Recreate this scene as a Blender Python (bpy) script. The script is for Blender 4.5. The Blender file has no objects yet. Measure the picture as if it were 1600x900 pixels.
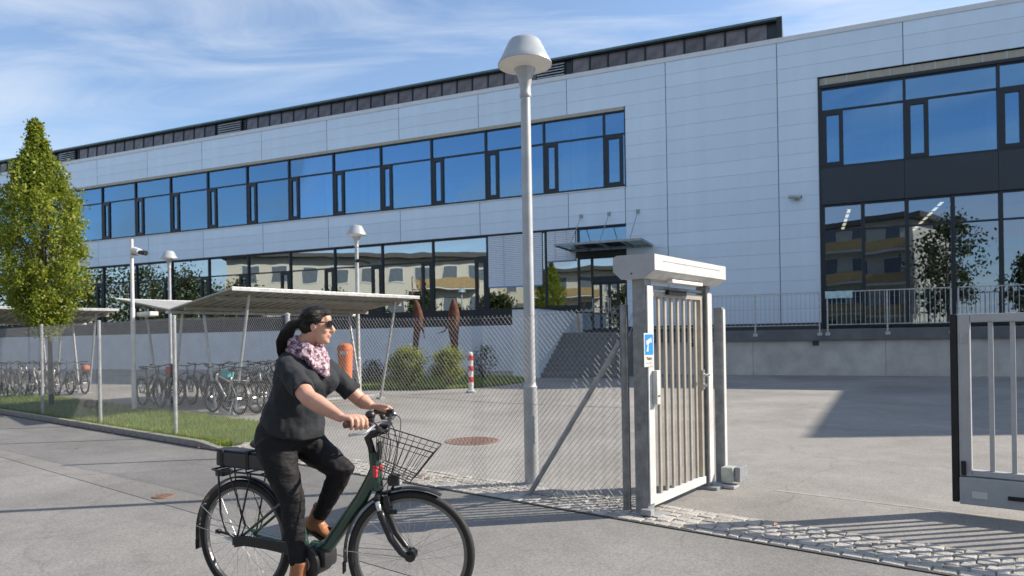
import bpy, bmesh, math, random
from mathutils import Matrix, Vector, noise
random.seed(7)
SC = bpy.context.scene
COL = SC.collection
R = math.radians

# ------------------------------------------------------------------ camera, sky, sun, exposure
F, CX, CY, CAM_H, ROLL = 1080.0, 800.0, 527.5, 1.58, 0.0166
cam_d = bpy.data.cameras.new('camera'); cam = bpy.data.objects.new('camera', cam_d); COL.objects.link(cam)
cam_d.sensor_width = 36; cam_d.lens = 36 * F / 1600; cam_d.shift_y = (CY - 450) / 1600
cam_d.clip_start = 0.05; cam_d.clip_end = 3000
cam.matrix_world = Matrix.Translation((0, 0, CAM_H)) @ Matrix.Rotation(R(90), 4, 'X') @ Matrix.Rotation(-ROLL, 4, 'Z')
cam_d.dof.use_dof = True; cam_d.dof.focus_distance = 5.2; cam_d.dof.aperture_fstop = 3.2
SC.camera = cam
SUN_AZ, SUN_EL = R(9), R(34.5)          # azimuth from +X towards +Y
world = bpy.data.worlds.new('World'); SC.world = world; world.use_nodes = True
wn = world.node_tree; wn.nodes.clear()
def N(t, typ, **kw):
    n = t.nodes.new(typ)
    for k, v in kw.items(): setattr(n, k, v)
    return n
def setup_world():
    t = wn; L = t.links.new
    sky = N(t, 'ShaderNodeTexSky', sky_type='NISHITA', sun_disc=False)
    sky.sun_elevation = SUN_EL; sky.sun_rotation = R(90) - SUN_AZ
    sky.air_density = 1.0; sky.dust_density = 0.35; sky.ozone_density = 3.0
    tc = N(t, 'ShaderNodeTexCoord')
    sep = N(t, 'ShaderNodeSeparateXYZ'); L(tc.outputs['Generated'], sep.inputs[0])
    zc = N(t, 'ShaderNodeMath', operation='MAXIMUM'); L(sep.outputs[2], zc.inputs[0]); zc.inputs[1].default_value = 0.0
    za = N(t, 'ShaderNodeMath', operation='ADD'); L(zc.outputs[0], za.inputs[0]); za.inputs[1].default_value = 0.13
    dx = N(t, 'ShaderNodeMath', operation='DIVIDE'); L(sep.outputs[0], dx.inputs[0]); L(za.outputs[0], dx.inputs[1])
    dy = N(t, 'ShaderNodeMath', operation='DIVIDE'); L(sep.outputs[1], dy.inputs[0]); L(za.outputs[0], dy.inputs[1])
    cb = N(t, 'ShaderNodeCombineXYZ'); L(dx.outputs[0], cb.inputs[0]); L(dy.outputs[0], cb.inputs[1])
    mp = N(t, 'ShaderNodeMapping'); L(cb.outputs[0], mp.inputs[0])
    mp.inputs['Rotation'].default_value = (0, 0, R(24)); mp.inputs['Scale'].default_value = (0.55, 1.5, 1)
    mp.inputs['Location'].default_value = (1.3, 4.4, 0)
    n1 = N(t, 'ShaderNodeTexNoise'); L(mp.outputs[0], n1.inputs['Vector'])
    n1.inputs['Scale'].default_value = 2.0; n1.inputs['Detail'].default_value = 10; n1.inputs['Roughness'].default_value = 0.60; n1.inputs['Distortion'].default_value = 1.0
    n2 = N(t, 'ShaderNodeTexNoise'); L(mp.outputs[0], n2.inputs['Vector'])
    n2.inputs['Scale'].default_value = 0.8; n2.inputs['Detail'].default_value = 3
    mul = N(t, 'ShaderNodeMath', operation='MULTIPLY'); L(n1.outputs[0], mul.inputs[0]); L(n2.outputs[0], mul.inputs[1])
    mr = N(t, 'ShaderNodeMapRange'); L(mul.outputs[0], mr.inputs[0])
    mr.inputs[1].default_value = 0.18; mr.inputs[2].default_value = 0.38; mr.inputs[3].default_value = 0.07; mr.inputs[4].default_value = 0.95
    mix = N(t, 'ShaderNodeMix', data_type='RGBA'); L(mr.outputs[0], mix.inputs[0])
    L(sky.outputs[0], mix.inputs[6]); mix.inputs[7].default_value = (4.0, 4.4, 5.0, 1)
    bg = N(t, 'ShaderNodeBackground'); L(mix.outputs[2], bg.inputs[0]); bg.inputs[1].default_value = 0.125
    out = N(t, 'ShaderNodeOutputWorld'); L(bg.outputs[0], out.inputs[0])
setup_world()
sun_d = bpy.data.lights.new('sun', 'SUN'); sun_d.energy = 5.0; sun_d.angle = R(0.5); sun_d.color = (1.0, 0.895, 0.755)
sun = bpy.data.objects.new('sun', sun_d); COL.objects.link(sun)
SDIR = Vector((math.cos(SUN_AZ) * math.cos(SUN_EL), math.sin(SUN_AZ) * math.cos(SUN_EL), math.sin(SUN_EL)))
sun.rotation_euler = SDIR.to_track_quat('Z', 'Y').to_euler()
vs = SC.view_settings; vs.view_transform = 'Standard'; vs.look = 'None'; vs.gamma = 1; vs.exposure = 0.68; vs.use_curve_mapping = False

# ------------------------------------------------------------------ frames of reference
TH = 0.4045
FAC = Matrix.Translation((0, 32.9, 0)) @ Matrix.Rotation(-TH, 4, 'Z')        # facade: x along it, y into the building
FEN = Matrix.Translation((1.03, 6.22, 0)) @ Matrix.Rotation(-math.atan2(.621, .784), 4, 'Z')   # fence: x along it, y into the yard
I4 = Matrix.Identity(4)
W = {}                                             # world matrix of every parent
def at(px, py, y):                                 # point at depth y seen at a pixel of the photograph
    dx, dy = px - CX, py - CY
    return Vector(((dx - ROLL * dy) / F * y, y, CAM_H - (ROLL * dx + dy) / F * y))
def gnd(px, py, z=0.0):
    dx, dy = px - CX, py - CY
    y = (CAM_H - z) * F / (ROLL * dx + dy)
    return Vector(((dx - ROLL * dy) / F * y, y, z))

# ------------------------------------------------------------------ materials
MATS = {}
def mat(name, col, rough=0.6, metal=0.0, var=0.12, scale=6.0, bump=0.0, bscale=60.0, spec=0.5, var2=None, island=0.0, objrand=0.0, coat=0.0, detail=4.0, stretch=None):
    if name in MATS: return MATS[name]
    m = bpy.data.materials.new(name); m.use_nodes = True; t = m.node_tree; L = t.links.new
    p = t.nodes['Principled BSDF']
    p.inputs['Roughness'].default_value = rough; p.inputs['Metallic'].default_value = metal
    p.inputs['Specular IOR Level'].default_value = spec; p.inputs['Coat Weight'].default_value = coat
    tc = N(t, 'ShaderNodeTexCoord'); vec = tc.outputs['Object']
    if stretch:
        mp = N(t, 'ShaderNodeMapping'); L(vec, mp.inputs[0]); mp.inputs['Scale'].default_value = stretch; vec = mp.outputs[0]
    n = N(t, 'ShaderNodeTexNoise'); L(vec, n.inputs['Vector']); n.inputs['Scale'].default_value = scale; n.inputs['Detail'].default_value = detail; n.inputs['Roughness'].default_value = .6
    c2 = var2 if var2 else tuple(c * (1 - 2 * var) for c in col)
    c1 = col if var2 else tuple(min(1, c * (1 + var)) for c in col)
    mr = N(t, 'ShaderNodeMapRange'); L(n.outputs[0], mr.inputs[0]); mr.inputs[1].default_value = .3; mr.inputs[2].default_value = .7
    mx = N(t, 'ShaderNodeMix', data_type='RGBA'); L(mr.outputs[0], mx.inputs[0]); mx.inputs[6].default_value = (*c2, 1); mx.inputs[7].default_value = (*c1, 1)
    out = mx.outputs[2]
    if island or objrand:
        if island: g = N(t, 'ShaderNodeNewGeometry'); rnd = g.outputs['Random Per Island']; amt = island
        else: g = N(t, 'ShaderNodeObjectInfo'); rnd = g.outputs['Random']; amt = objrand
        hs = N(t, 'ShaderNodeHueSaturation'); L(out, hs.inputs['Color'])
        r2 = N(t, 'ShaderNodeMapRange'); L(rnd, r2.inputs[0]); r2.inputs[3].default_value = 1 - amt; r2.inputs[4].default_value = 1 + amt
        L(r2.outputs[0], hs.inputs['Value']); out = hs.outputs[0]
    L(out, p.inputs['Base Color'])
    if bump:
        nb = N(t, 'ShaderNodeTexNoise'); L(vec, nb.inputs['Vector']); nb.inputs['Scale'].default_value = bscale; nb.inputs['Detail'].default_value = 5
        b = N(t, 'ShaderNodeBump'); b.inputs['Strength'].default_value = bump; b.inputs['Distance'].default_value = .02
        L(nb.outputs[0], b.inputs['Height']); L(b.outputs[0], p.inputs['Normal'])
    MATS[name] = m; return m
def asphalt(name, base, tint=(1, .985, .95), crack=.5, patch=.22):
    m = bpy.data.materials.new(name); m.use_nodes = True; t = m.node_tree; L = t.links.new
    p = t.nodes['Principled BSDF']; p.inputs['Roughness'].default_value = .85; p.inputs['Specular IOR Level'].default_value = .3
    tc = N(t, 'ShaderNodeTexCoord'); V = tc.outputs['Object']
    def noi(s, d=5, r=.6, dist=0):
        n = N(t, 'ShaderNodeTexNoise'); L(V, n.inputs['Vector']); n.inputs['Scale'].default_value = s; n.inputs['Detail'].default_value = d; n.inputs['Roughness'].default_value = r; n.inputs['Distortion'].default_value = dist; return n.outputs[0]
    def rng(s, a, b, c, d):
        q = N(t, 'ShaderNodeMapRange'); L(s, q.inputs[0])
        for i, v in enumerate((a, b, c, d)): q.inputs[i + 1].default_value = v
        return q.outputs[0]
    def mm(a, b):
        q = N(t, 'ShaderNodeMath', operation='MULTIPLY'); L(a, q.inputs[0]); L(b, q.inputs[1]); return q.outputs[0]
    big = rng(noi(.35, 4, .55, .6), .3, .7, 1 - patch, 1 + patch)
    mid = rng(noi(2.6, 6, .65), .3, .7, .89, 1.08)
    v = N(t, 'ShaderNodeTexVoronoi'); L(V, v.inputs['Vector']); v.inputs['Scale'].default_value = 95
    sp = rng(v.outputs['Color'], 0, 1, .70, 1.28)
    fine = rng(noi(210, 2), .3, .7, .84, 1.14)
    cv = N(t, 'ShaderNodeTexVoronoi', feature='DISTANCE_TO_EDGE'); cv.inputs['Scale'].default_value = .16
    nd = N(t, 'ShaderNodeTexNoise'); L(V, nd.inputs['Vector']); nd.inputs['Scale'].default_value = 1.2; nd.inputs['Detail'].default_value = 6
    av = N(t, 'ShaderNodeVectorMath', operation='MULTIPLY_ADD'); L(nd.outputs['Color'], av.inputs[0]); av.inputs[1].default_value = (1.1, 1.1, 0); L(V, av.inputs[2]); L(av.outputs[0], cv.inputs['Vector'])
    cr = rng(cv.outputs[0], .0, .0035, 1 - crack, 1)
    st = rng(noi(.9, 7, .7, 1.5), .60, .72, 1, .84)
    val = mm(mm(mm(big, mid), mm(sp, fine)), mm(cr, st))
    mx = N(t, 'ShaderNodeMix', data_type='RGBA', blend_type='MULTIPLY'); mx.inputs[0].default_value = 1
    mx.inputs[6].default_value = (base * tint[0], base * tint[1], base * tint[2], 1)
    L(val, mx.inputs[7]); L(mx.outputs[2], p.inputs['Base Color'])
    b = N(t, 'ShaderNodeBump'); b.inputs['Strength'].default_value = .35; b.inputs['Distance'].default_value = .004; L(mm(sp, fine), b.inputs['Height']); L(b.outputs[0], p.inputs['Normal'])
    MATS[name] = m; return m
def glass(name, refl=.5, tint=(.35, .43, .47), gl=(.62, .80, 1.0), wave=.0, wscale=.5, rough=.0):
    if name in MATS: return MATS[name]
    m = bpy.data.materials.new(name); m.use_nodes = True; t = m.node_tree; L = t.links.new; t.nodes.clear()
    out = N(t, 'ShaderNodeOutputMaterial'); mx = N(t, 'ShaderNodeMixShader'); L(mx.outputs[0], out.inputs[0])
    tr = N(t, 'ShaderNodeBsdfTransparent'); tr.inputs[0].default_value = (*tint, 1)
    g = N(t, 'ShaderNodeBsdfGlossy'); g.inputs[0].default_value = (*gl, 1); g.inputs['Roughness'].default_value = rough
    fr = N(t, 'ShaderNodeFresnel'); fr.inputs[0].default_value = 1.5
    ad = N(t, 'ShaderNodeMath', operation='ADD', use_clamp=True); L(fr.outputs[0], ad.inputs[0]); ad.inputs[1].default_value = refl
    L(ad.outputs[0], mx.inputs[0]); L(tr.outputs[0], mx.inputs[1]); L(g.outputs[0], mx.inputs[2])
    if wave:
        tc = N(t, 'ShaderNodeTexCoord'); oi = N(t, 'ShaderNodeObjectInfo')
        n = N(t, 'ShaderNodeTexNoise', noise_dimensions='4D'); L(tc.outputs['Object'], n.inputs['Vector']); L(oi.outputs['Random'], n.inputs['W']); n.inputs['Scale'].default_value = wscale; n.inputs['Detail'].default_value = 1
        b = N(t, 'ShaderNodeBump'); b.inputs['Strength'].default_value = 1; b.inputs['Distance'].default_value = wave; L(n.outputs[0], b.inputs['Height']); L(b.outputs[0], g.inputs['Normal'])
    MATS[name] = m; return m
def leafmat(name, c1, c2, c3, transl=.45):
    m = bpy.data.materials.new(name); m.use_nodes = True; t = m.node_tree; L = t.links.new; t.nodes.clear()
    out = N(t, 'ShaderNodeOutputMaterial'); mx = N(t, 'ShaderNodeMixShader'); mx.inputs[0].default_value = transl; L(mx.outputs[0], out.inputs[0])
    g = N(t, 'ShaderNodeNewGeometry'); cr = N(t, 'ShaderNodeValToRGB'); L(g.outputs['Random Per Island'], cr.inputs[0])
    e = cr.color_ramp.elements; e[0].color = (*c1, 1); e[1].color = (*c3, 1); e.new(.55).color = (*c2, 1)
    tc = N(t, 'ShaderNodeTexCoord'); n = N(t, 'ShaderNodeTexNoise'); L(tc.outputs['Object'], n.inputs['Vector']); n.inputs['Scale'].default_value = 1.7
    hs = N(t, 'ShaderNodeHueSaturation'); mr = N(t, 'ShaderNodeMapRange'); L(n.outputs[0], mr.inputs[0]); mr.inputs[1].default_value = .3; mr.inputs[2].default_value = .7; mr.inputs[3].default_value = .8; mr.inputs[4].default_value = 1.2
    L(mr.outputs[0], hs.inputs['Value']); L(cr.outputs[0], hs.inputs['Color'])
    d = N(t, 'ShaderNodeBsdfPrincipled'); d.inputs['Roughness'].default_value = .5; L(hs.outputs[0], d.inputs['Base Color']); L(d.outputs[0], mx.inputs[1])
    tl = N(t, 'ShaderNodeBsdfTranslucent'); L(hs.outputs[0], tl.inputs[0]); L(tl.outputs[0], mx.inputs[2])
    MATS[name] = m; return m
def emit(name, col, s):
    m = bpy.data.materials.new(name); m.use_nodes = True; p = m.node_tree.nodes['Principled BSDF']
    p.inputs['Base Color'].default_value = (.8, .8, .8, 1); p.inputs['Emission Color'].default_value = (*col, 1); p.inputs['Emission Strength'].default_value = s
    MATS[name] = m; return m

M_ROAD = asphalt('road_asphalt', .225, (1, .985, .955), .16)
M_PAVE = asphalt('pavement_asphalt', .198, (1, .98, .95), .14)
M_YARD = asphalt('yard_asphalt', .245, (1, .965, .915), .2)
M_EARTH = mat('earth', (.16, .13, .09), .95, bump=.4)
M_TURF = mat('turf', (.07, .11, .025), .95, scale=3, var=.3)
M_KERB = mat('kerb_stone', (.27, .26, .245), .85, bump=.3, bscale=90, scale=9)
M_STONE = mat('cobble_stone', (.36, .345, .32), .85, bump=.5, bscale=70, scale=14, objrand=.22, var=.1)
M_STONE2 = mat('cobble_stone_far', (.36, .345, .32), .8, bump=.5, bscale=70, scale=14, island=.3, var=.1)
M_JOINT = mat('joint_sand', (.17, .16, .145), .95, bump=.4)
M_CLAD = mat('cladding', (.57, .665, .775),   .42, .25, .025, scale=1.6, objrand=.03, spec=.5, stretch=(1, 1, .25))
M_PLINTH = mat('white_render', (.60, .65, .70), .8, var=.05, scale=1.2, bump=.08, bscale=140)
M_DARK = mat('dark_frame', (.014, .020, .028), .42, .2, .08)
M_SPAN = mat('dark_spandrel', (.016, .024, .036), .35, .0, .08, scale=.8)
M_SEAM = mat('seam_shadow', (.05, .055, .06), .7)
M_CAP = mat('parapet_cap', (.56, .57, .58), .4, .3, .04)
M_BEIGEBAR = mat('blind_box', (.36, .33, .27), .5, .2, .06)
M_ROOFDK = mat('roof_fascia', (.02, .028, .03), .35, .3, .1)
M_STRIP = mat('roof_light_pane', (.125, .112, .125), .22, .0, .35, scale=1.4, objrand=.25, spec=.6)
M_LOUVRE = mat('louvre', (.60, .64, .68), .4, .2)
M_GLASS_UP = glass('glass_upper', .27, (.60, .68, .72), (.38, .68, 1.0), .003, .45)
M_GLASS_LO = glass('glass_lower', .40, (.30, .34, .36), (.74, .86, .95), .010, .5)
M_GLASS_R = glass('glass_right', .24, (.46, .50, .54), (.62, .76, .95), .005, .5)
M_GLASS_CAN = glass('glass_canopy', .10, (.72, .84, .86), (.8, .95, 1), .0)
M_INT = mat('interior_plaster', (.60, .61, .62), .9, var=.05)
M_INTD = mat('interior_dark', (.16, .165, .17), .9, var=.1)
M_CURT = mat('curtain', (.80, .82, .82), .9, var=.08, scale=14, stretch=(1, 1, .05))
M_BLIND = mat('blind_slat', (.70, .75, .82), .45, .1, .03)
M_CONC = mat('concrete', (.48, .46, .43), .85, var=.12, scale=1.6, bump=.15, bscale=40, detail=8)
M_CONCD = mat('concrete_slab', (.13, .135, .14), .8, var=.15, scale=1.2)
M_STEP = mat('step_stone', (.17, .17, .172), .8, var=.12)
M_GALV = mat('galvanised', (.46, .475, .49), .48, .55, .16, scale=11, bump=.04, bscale=30)
M_GALVP = mat('galvanised_post', (.27, .285, .30), .5, .5, .18, scale=9, bump=.04, bscale=30)
M_GALVD = mat('galvanised_dull', (.33, .345, .36), .55, .45, .14, scale=9)
M_WIRE = mat('wire', (.34, .345, .35), .5, .4, .1)
M_LAMPP = mat('lamp_pole_paint', (.42, .435, .45), .5, .25, .08, scale=5)
M_LAMPH = mat('lamp_hood_paint', (.40, .43, .455), .38, .2, .06, scale=6)
M_LAMPU = mat('lamp_diffuser', (.78, .75, .70), .5, var=.04)
M_WHITE = mat('white_paint', (.63, .625, .61), .5, .0, .10, scale=7)
M_GREYP = mat('grey_paint', (.40, .41, .43), .5, .1, .05)
M_SLAT = mat('slat_metal', (.42, .385, .33), .5, .35, .1, scale=7)
M_BLACK = mat('black_rubber', (.014, .014, .015), .7, var=.2)
M_BLACKP = mat('black_paint', (.018, .018, .02), .35, .1, .1)
M_PLAST = mat('black_plastic', (.02, .021, .024), .45, var=.15, scale=20)
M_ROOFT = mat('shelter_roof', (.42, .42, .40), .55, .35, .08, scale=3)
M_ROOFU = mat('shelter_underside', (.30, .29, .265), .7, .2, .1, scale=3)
M_ORANGE = mat('orange_plastic', (.72, .19, .07), .5, var=.08)
M_RED = mat('red_paint', (.55, .04, .035), .45)
M_RUST = mat('rusty_steel', (.15, .055, .028), .9, var2=(.06, .022, .013), scale=5, bump=.3, bscale=40)
M_RUSTC = mat('rusty_iron', (.25, .145, .11), .85, var2=(.15, .09, .072), scale=30, bump=.5, bscale=50)
M_GREEN = mat('bottle_green_paint', (.022, .062, .046), .28, .15, .1, coat=.5)
M_RIM = mat('rim_metal', (.17, .17, .175), .35, .8, .05)
M_STEEL = mat('steel', (.55, .56, .57), .3, .85, .05)
M_GRIP = mat('brown_grip', (.13, .055, .03), .6)
M_SKIN = mat('skin', (.60, .35, .255), .5, var2=(.50, .26, .19), scale=9, bump=.06, bscale=160, spec=.4)
M_LIP = mat('lips', (.45, .17, .14), .45)
M_HAIR = mat('dark_hair', (.006, .0045, .004), .36, spec=.3, var2=(.014, .010, .009), scale=26, bump=.6, bscale=70, stretch=(1, 5, 1))
M_SHIRT = mat('dark_shirt', (.013, .0165, .022), .85, var=.12, scale=5, bump=.45, bscale=14)
M_TROUS = mat('black_denim', (.0065, .0065, .0085), .75, var=.2, scale=8, bump=.5, bscale=18, stretch=(1, 1, 2.6), spec=.35)
M_SHOE = mat('tan_leather', (.40, .17, .075), .45, var2=(.26, .10, .045), scale=12, bump=.15, bscale=50)
M_SOLE = mat('shoe_sole', (.07, .045, .03), .7)
M_LENS = mat('sunglass_lens', (.012, .010, .010), .08, spec=.8)
M_TREELEAF = leafmat('tree_leaf', (.10, .165, .016), (.22, .285, .026), (.40, .385, .065), .52)
M_SHRUB = leafmat('shrub_leaf', (.11, .17, .018), (.22, .27, .03), (.36, .33, .08), .5)
M_DKLEAF = leafmat('dark_leaf', (.03, .045, .012), (.055, .075, .018), (.10, .10, .03), .3)
M_GRASS = leafmat('grass_blade', (.12, .20, .02), (.20, .29, .032), (.32, .34, .08), .45)
M_BARK = mat('bark', (.12, .10, .08), .9, bump=.6, bscale=25)
M_CREAM = mat('cream_render', (.60, .55, .45), .85, var=.05)
M_OCHRE = mat('ochre_wood', (.40, .27, .12), .7)
M_ROOFB = mat('eaves_dark', (.08, .075, .07), .7)
M_WINB = mat('house_window', (.14, .16, .18), .2)
M_BLUE = mat('sign_blue', (.02, .26, .62), .4, var=.02)
M_LIGHT = emit('tube_light', (1, .82, .55), 3.2)
def scarf_mat():
    m = bpy.data.materials.new('scarf_print'); m.use_nodes = True; t = m.node_tree; L = t.links.new; p = t.nodes['Principled BSDF']; p.inputs['Roughness'].default_value = .9
    tc = N(t, 'ShaderNodeTexCoord'); n = N(t, 'ShaderNodeTexNoise'); L(tc.outputs['Object'], n.inputs['Vector']); n.inputs['Scale'].default_value = 38; n.inputs['Detail'].default_value = 3; n.inputs['Distortion'].default_value = 1.2
    r = N(t, 'ShaderNodeValToRGB'); L(n.outputs[0], r.inputs[0]); e = r.color_ramp.elements
    e[0].position = .36; e[0].color = (.06, .03, .06, 1); e[1].position = .62; e[1].color = (.56, .46, .46, 1); e.new(.46).color = (.20, .11, .17, 1); e.new(.54).color = (.40, .29, .33, 1)
    L(r.outputs[0], p.inputs['Base Color'])
    nb = N(t, 'ShaderNodeTexNoise'); L(tc.outputs['Object'], nb.inputs['Vector']); nb.inputs['Scale'].default_value = 30
    b = N(t, 'ShaderNodeBump'); b.inputs['Strength'].default_value = .7; b.inputs['Distance'].default_value = .02; L(nb.outputs[0], b.inputs['Height']); L(b.outputs[0], p.inputs['Normal'])
    return m
M_SCARF = scarf_mat()

# ------------------------------------------------------------------ mesh builder
class MB:
    def __init__(s): s.v = []; s.f = []
    def add(s, vs, fs, M=None):
        o = len(s.v)
        s.v += [tuple(M @ Vector(v)) for v in vs] if M is not None else [tuple(v) for v in vs]
        s.f += [tuple(i + o for i in f) for f in fs]; return s
    def box(s, a, b, M=None):
        (x0, y0, z0), (x1, y1, z1) = a, b
        return s.add([(x0, y0, z0), (x1, y0, z0), (x1, y1, z0), (x0, y1, z0), (x0, y0, z1), (x1, y0, z1), (x1, y1, z1), (x0, y1, z1)],
                     [(0, 3, 2, 1), (4, 5, 6, 7), (0, 1, 5, 4), (1, 2, 6, 5), (2, 3, 7, 6), (3, 0, 4, 7)], M)
    def cbox(s, c, d, M=None):
        return s.box([c[i] - d[i] / 2 for i in range(3)], [c[i] + d[i] / 2 for i in range(3)], M)
    def bbox(s, a, b, r=.01, M=None):            # box with chamfered edges
        bm = bmesh.new(); bmesh.ops.create_cube(bm, size=1)
        for v in bm.verts: v.co = Vector([a[i] + (v.co[i] + .5) * (b[i] - a[i]) for i in range(3)])
        bmesh.ops.bevel(bm, geom=list(bm.edges), offset=r, segments=2, affect='EDGES', profile=.6)
        bm.verts.index_update(); s.add([v.co.copy() for v in bm.verts], [[v.index for v in f.verts] for f in bm.faces], M); bm.free(); return s
    def bar(s, p, q, w, h=None, up=(0, 0, 1)):   # rectangular bar from p to q
        p, q = Vector(p), Vector(q); h = h or w; d = (q - p).normalized(); up = Vector(up)
        if abs(d.dot(up)) > .98: up = Vector((1, 0, 0))
        x = d.cross(up).normalized() * w / 2; y = x.cross(d).normalized() * h / 2
        vs = [p - x - y, p + x - y, p + x + y, p - x + y, q - x - y, q + x - y, q + x + y, q - x + y]
        return s.add(vs, [(0, 1, 2, 3), (4, 7, 6, 5), (0, 4, 5, 1), (1, 5, 6, 2), (2, 6, 7, 3), (3, 7, 4, 0)])
    def tube(s, pts, r, n=8, cap=True, closed=False):
        pts = [Vector(p) for p in pts]; k = len(pts); rs = r if isinstance(r, (list, tuple)) else [r] * k
        vs = []; u = None
        for i, p in enumerate(pts):
            a = pts[(i - 1) % k] if closed or i else p; b = pts[(i + 1) % k] if closed or i < k - 1 else p
            d = (b - a).normalized()
            if u is None: u = d.orthogonal().normalized()
            u = (u - d * u.dot(d)); u = u.normalized() if u.length > 1e-6 else d.orthogonal().normalized(); w = d.cross(u)
            rr = rs[i]; ra, rb = rr if isinstance(rr, (tuple, list)) else (rr, rr)
            vs += [p + u * (math.cos(2 * math.pi * j / n) * ra) + w * (math.sin(2 * math.pi * j / n) * rb) for j in range(n)]
        fs = []
        for i in range(k if closed else k - 1):
            i2 = (i + 1) % k
            for j in range(n): fs.append((i * n + j, i * n + (j + 1) % n, i2 * n + (j + 1) % n, i2 * n + j))
        if cap and not closed: fs += [tuple(range(n - 1, -1, -1)), tuple((k - 1) * n + j for j in range(n))]
        return s.add(vs, fs)
    def loft(s, secs, n=20, M=None):             # secs: centre, x axis half vector, y axis half vector
        vs = []
        for c, a, b in secs:
            c, a, b = Vector(c), Vector(a), Vector(b)
            vs += [c + a * math.cos(2 * math.pi * j / n) + b * math.sin(2 * math.pi * j / n) for j in range(n)]
        fs = [(i * n + j, i * n + (j + 1) % n, (i + 1) * n + (j + 1) % n, (i + 1) * n + j) for i in range(len(secs) - 1) for j in range(n)]
        fs += [tuple(range(n - 1, -1, -1)), tuple((len(secs) - 1) * n + j for j in range(n))]
        return s.add(vs, fs, M)
    def lathe(s, prof, n=24, M=None, cap=True):            # (r, z) profile about z
        vs = []; fs = []
        for r, z in prof: vs += [(r * math.cos(2 * math.pi * j / n), r * math.sin(2 * math.pi * j / n), z) for j in range(n)]
        for i in range(len(prof) - 1):
            for j in range(n): fs.append((i * n + j, i * n + (j + 1) % n, (i + 1) * n + (j + 1) % n, (i + 1) * n + j))
        if cap and prof[0][0] > 1e-5: fs.append(tuple(range(n - 1, -1, -1)))
        if cap and prof[-1][0] > 1e-5: fs.append(tuple((len(prof) - 1) * n + j for j in range(n)))
        return s.add(vs, fs, M)
    def prism(s, poly, y0, y1, M=None):          # polygon in x,z extruded along y
        n = len(poly)
        vs = [(x, y0, z) for x, z in poly] + [(x, y1, z) for x, z in poly]
        fs = [tuple(range(n)), tuple(range(2 * n - 1, n - 1, -1))] + [(i + n, (i + 1) % n + n, (i + 1) % n, i) for i in range(n)]
        return s.add(vs, fs, M)
    def slab(s, poly, z0, z1, M=None):           # polygon in x,y extruded along z
        n = len(poly)
        vs = [(x, y, z0) for x, y in poly] + [(x, y, z1) for x, y in poly]
        fs = [tuple(range(n - 1, -1, -1)), tuple(range(n, 2 * n))] + [(i, (i + 1) % n, (i + 1) % n + n, i + n) for i in range(n)]
        return s.add(vs, fs, M)
    def ball(s, c, r, n=12, M=None, rot=None):
        r = r if isinstance(r, (tuple, list)) else (r, r, r); vs = []; fs = []
        m = n // 2; T = Matrix.Translation(c) @ (rot if rot is not None else I4)
        if M is not None: T = M @ T
        vs.append((0, 0, -r[2]))
        for i in range(1, m):
            a = math.pi * i / m - math.pi / 2
            vs += [(math.cos(a) * math.cos(2 * math.pi * j / n) * r[0], math.cos(a) * math.sin(2 * math.pi * j / n) * r[1], math.sin(a) * r[2]) for j in range(n)]
        vs.append((0, 0, r[2])); e = len(vs) - 1
        for j in range(n):
            fs.append((0, 1 + (j + 1) % n, 1 + j)); fs.append((e, e - n + j, e - n + (j + 1) % n))
            for i in range(m - 2): fs.append((1 + i * n + j, 1 + i * n + (j + 1) % n, 1 + (i + 1) * n + (j + 1) % n, 1 + (i + 1) * n + j))
        return s.add(vs, fs, T)
    def mesh(s, name, m=None, smooth=False):
        me = bpy.data.meshes.new(name); me.from_pydata(s.v, [], s.f); me.update()
        if m: me.materials.append(m)
        if smooth:
            for p in me.polygons: p.use_smooth = True
        return me
    def build(s, name, m, parent=None, world=False, smooth=False):
        if world and parent is not None:
            inv = W[parent.name].inverted(); s.v = [tuple(inv @ Vector(v)) for v in s.v]
        return put(name, s.mesh(name, m, smooth), parent)
def put(name, me, parent=None, M=None):
    o = bpy.data.objects.new(name, me); COL.objects.link(o)
    if parent is not None: o.parent = parent
    if M is not None: o.matrix_local = M
    W[o.name] = (W[parent.name] if parent is not None else I4) @ (M if M is not None else I4)
    return o
def tag(o, label, cat, group=None):
    o['label'] = label; o['category'] = cat
    if group: o['group'] = group
    return o
def thing(name, label, cat, M=I4, group=None):
    return tag(put(name, None, None, M), label, cat, group)
def struct(name, mb, m, M=None, smooth=False):
    o = mb.build(name, m, smooth=smooth)
    if M is not None: o.matrix_local = M; W[o.name] = M
    o['kind'] = 'structure'; return o
def stuff(o): o['kind'] = 'stuff'; return o
def smooth_angle(o, ang=40):
    me = o.data
    for p in me.polygons: p.use_smooth = True
    bm = bmesh.new(); bm.from_mesh(me)
    for e in bm.edges:
        if len(e.link_faces) == 2 and e.calc_face_angle() > R(ang): e.smooth = False
    bm.to_mesh(me); bm.free(); return o
def remesh(mb, voxel, m, iters=4, disp=0, dscale=.1):
    me = mb.mesh('tmp'); o = bpy.data.objects.new('tmp', me); COL.objects.link(o)
    r = o.modifiers.new('r', 'REMESH'); r.mode = 'VOXEL'; r.voxel_size = voxel; r.use_smooth_shade = True
    sm = o.modifiers.new('s', 'SMOOTH'); sm.iterations = iters; sm.factor = .5
    if disp:
        tx = bpy.data.textures.new('folds', 'CLOUDS'); tx.noise_scale = dscale; tx.noise_depth = 1
        d = o.modifiers.new('d', 'DISPLACE'); d.texture = tx; d.strength = disp; d.mid_level = .5
    dg = bpy.context.evaluated_depsgraph_get()
    out = bpy.data.meshes.new_from_object(o.evaluated_get(dg)); out.materials.clear(); out.materials.append(m)
    for p in out.polygons: p.use_smooth = True
    bpy.data.objects.remove(o); bpy.data.meshes.remove(me); return out

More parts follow.
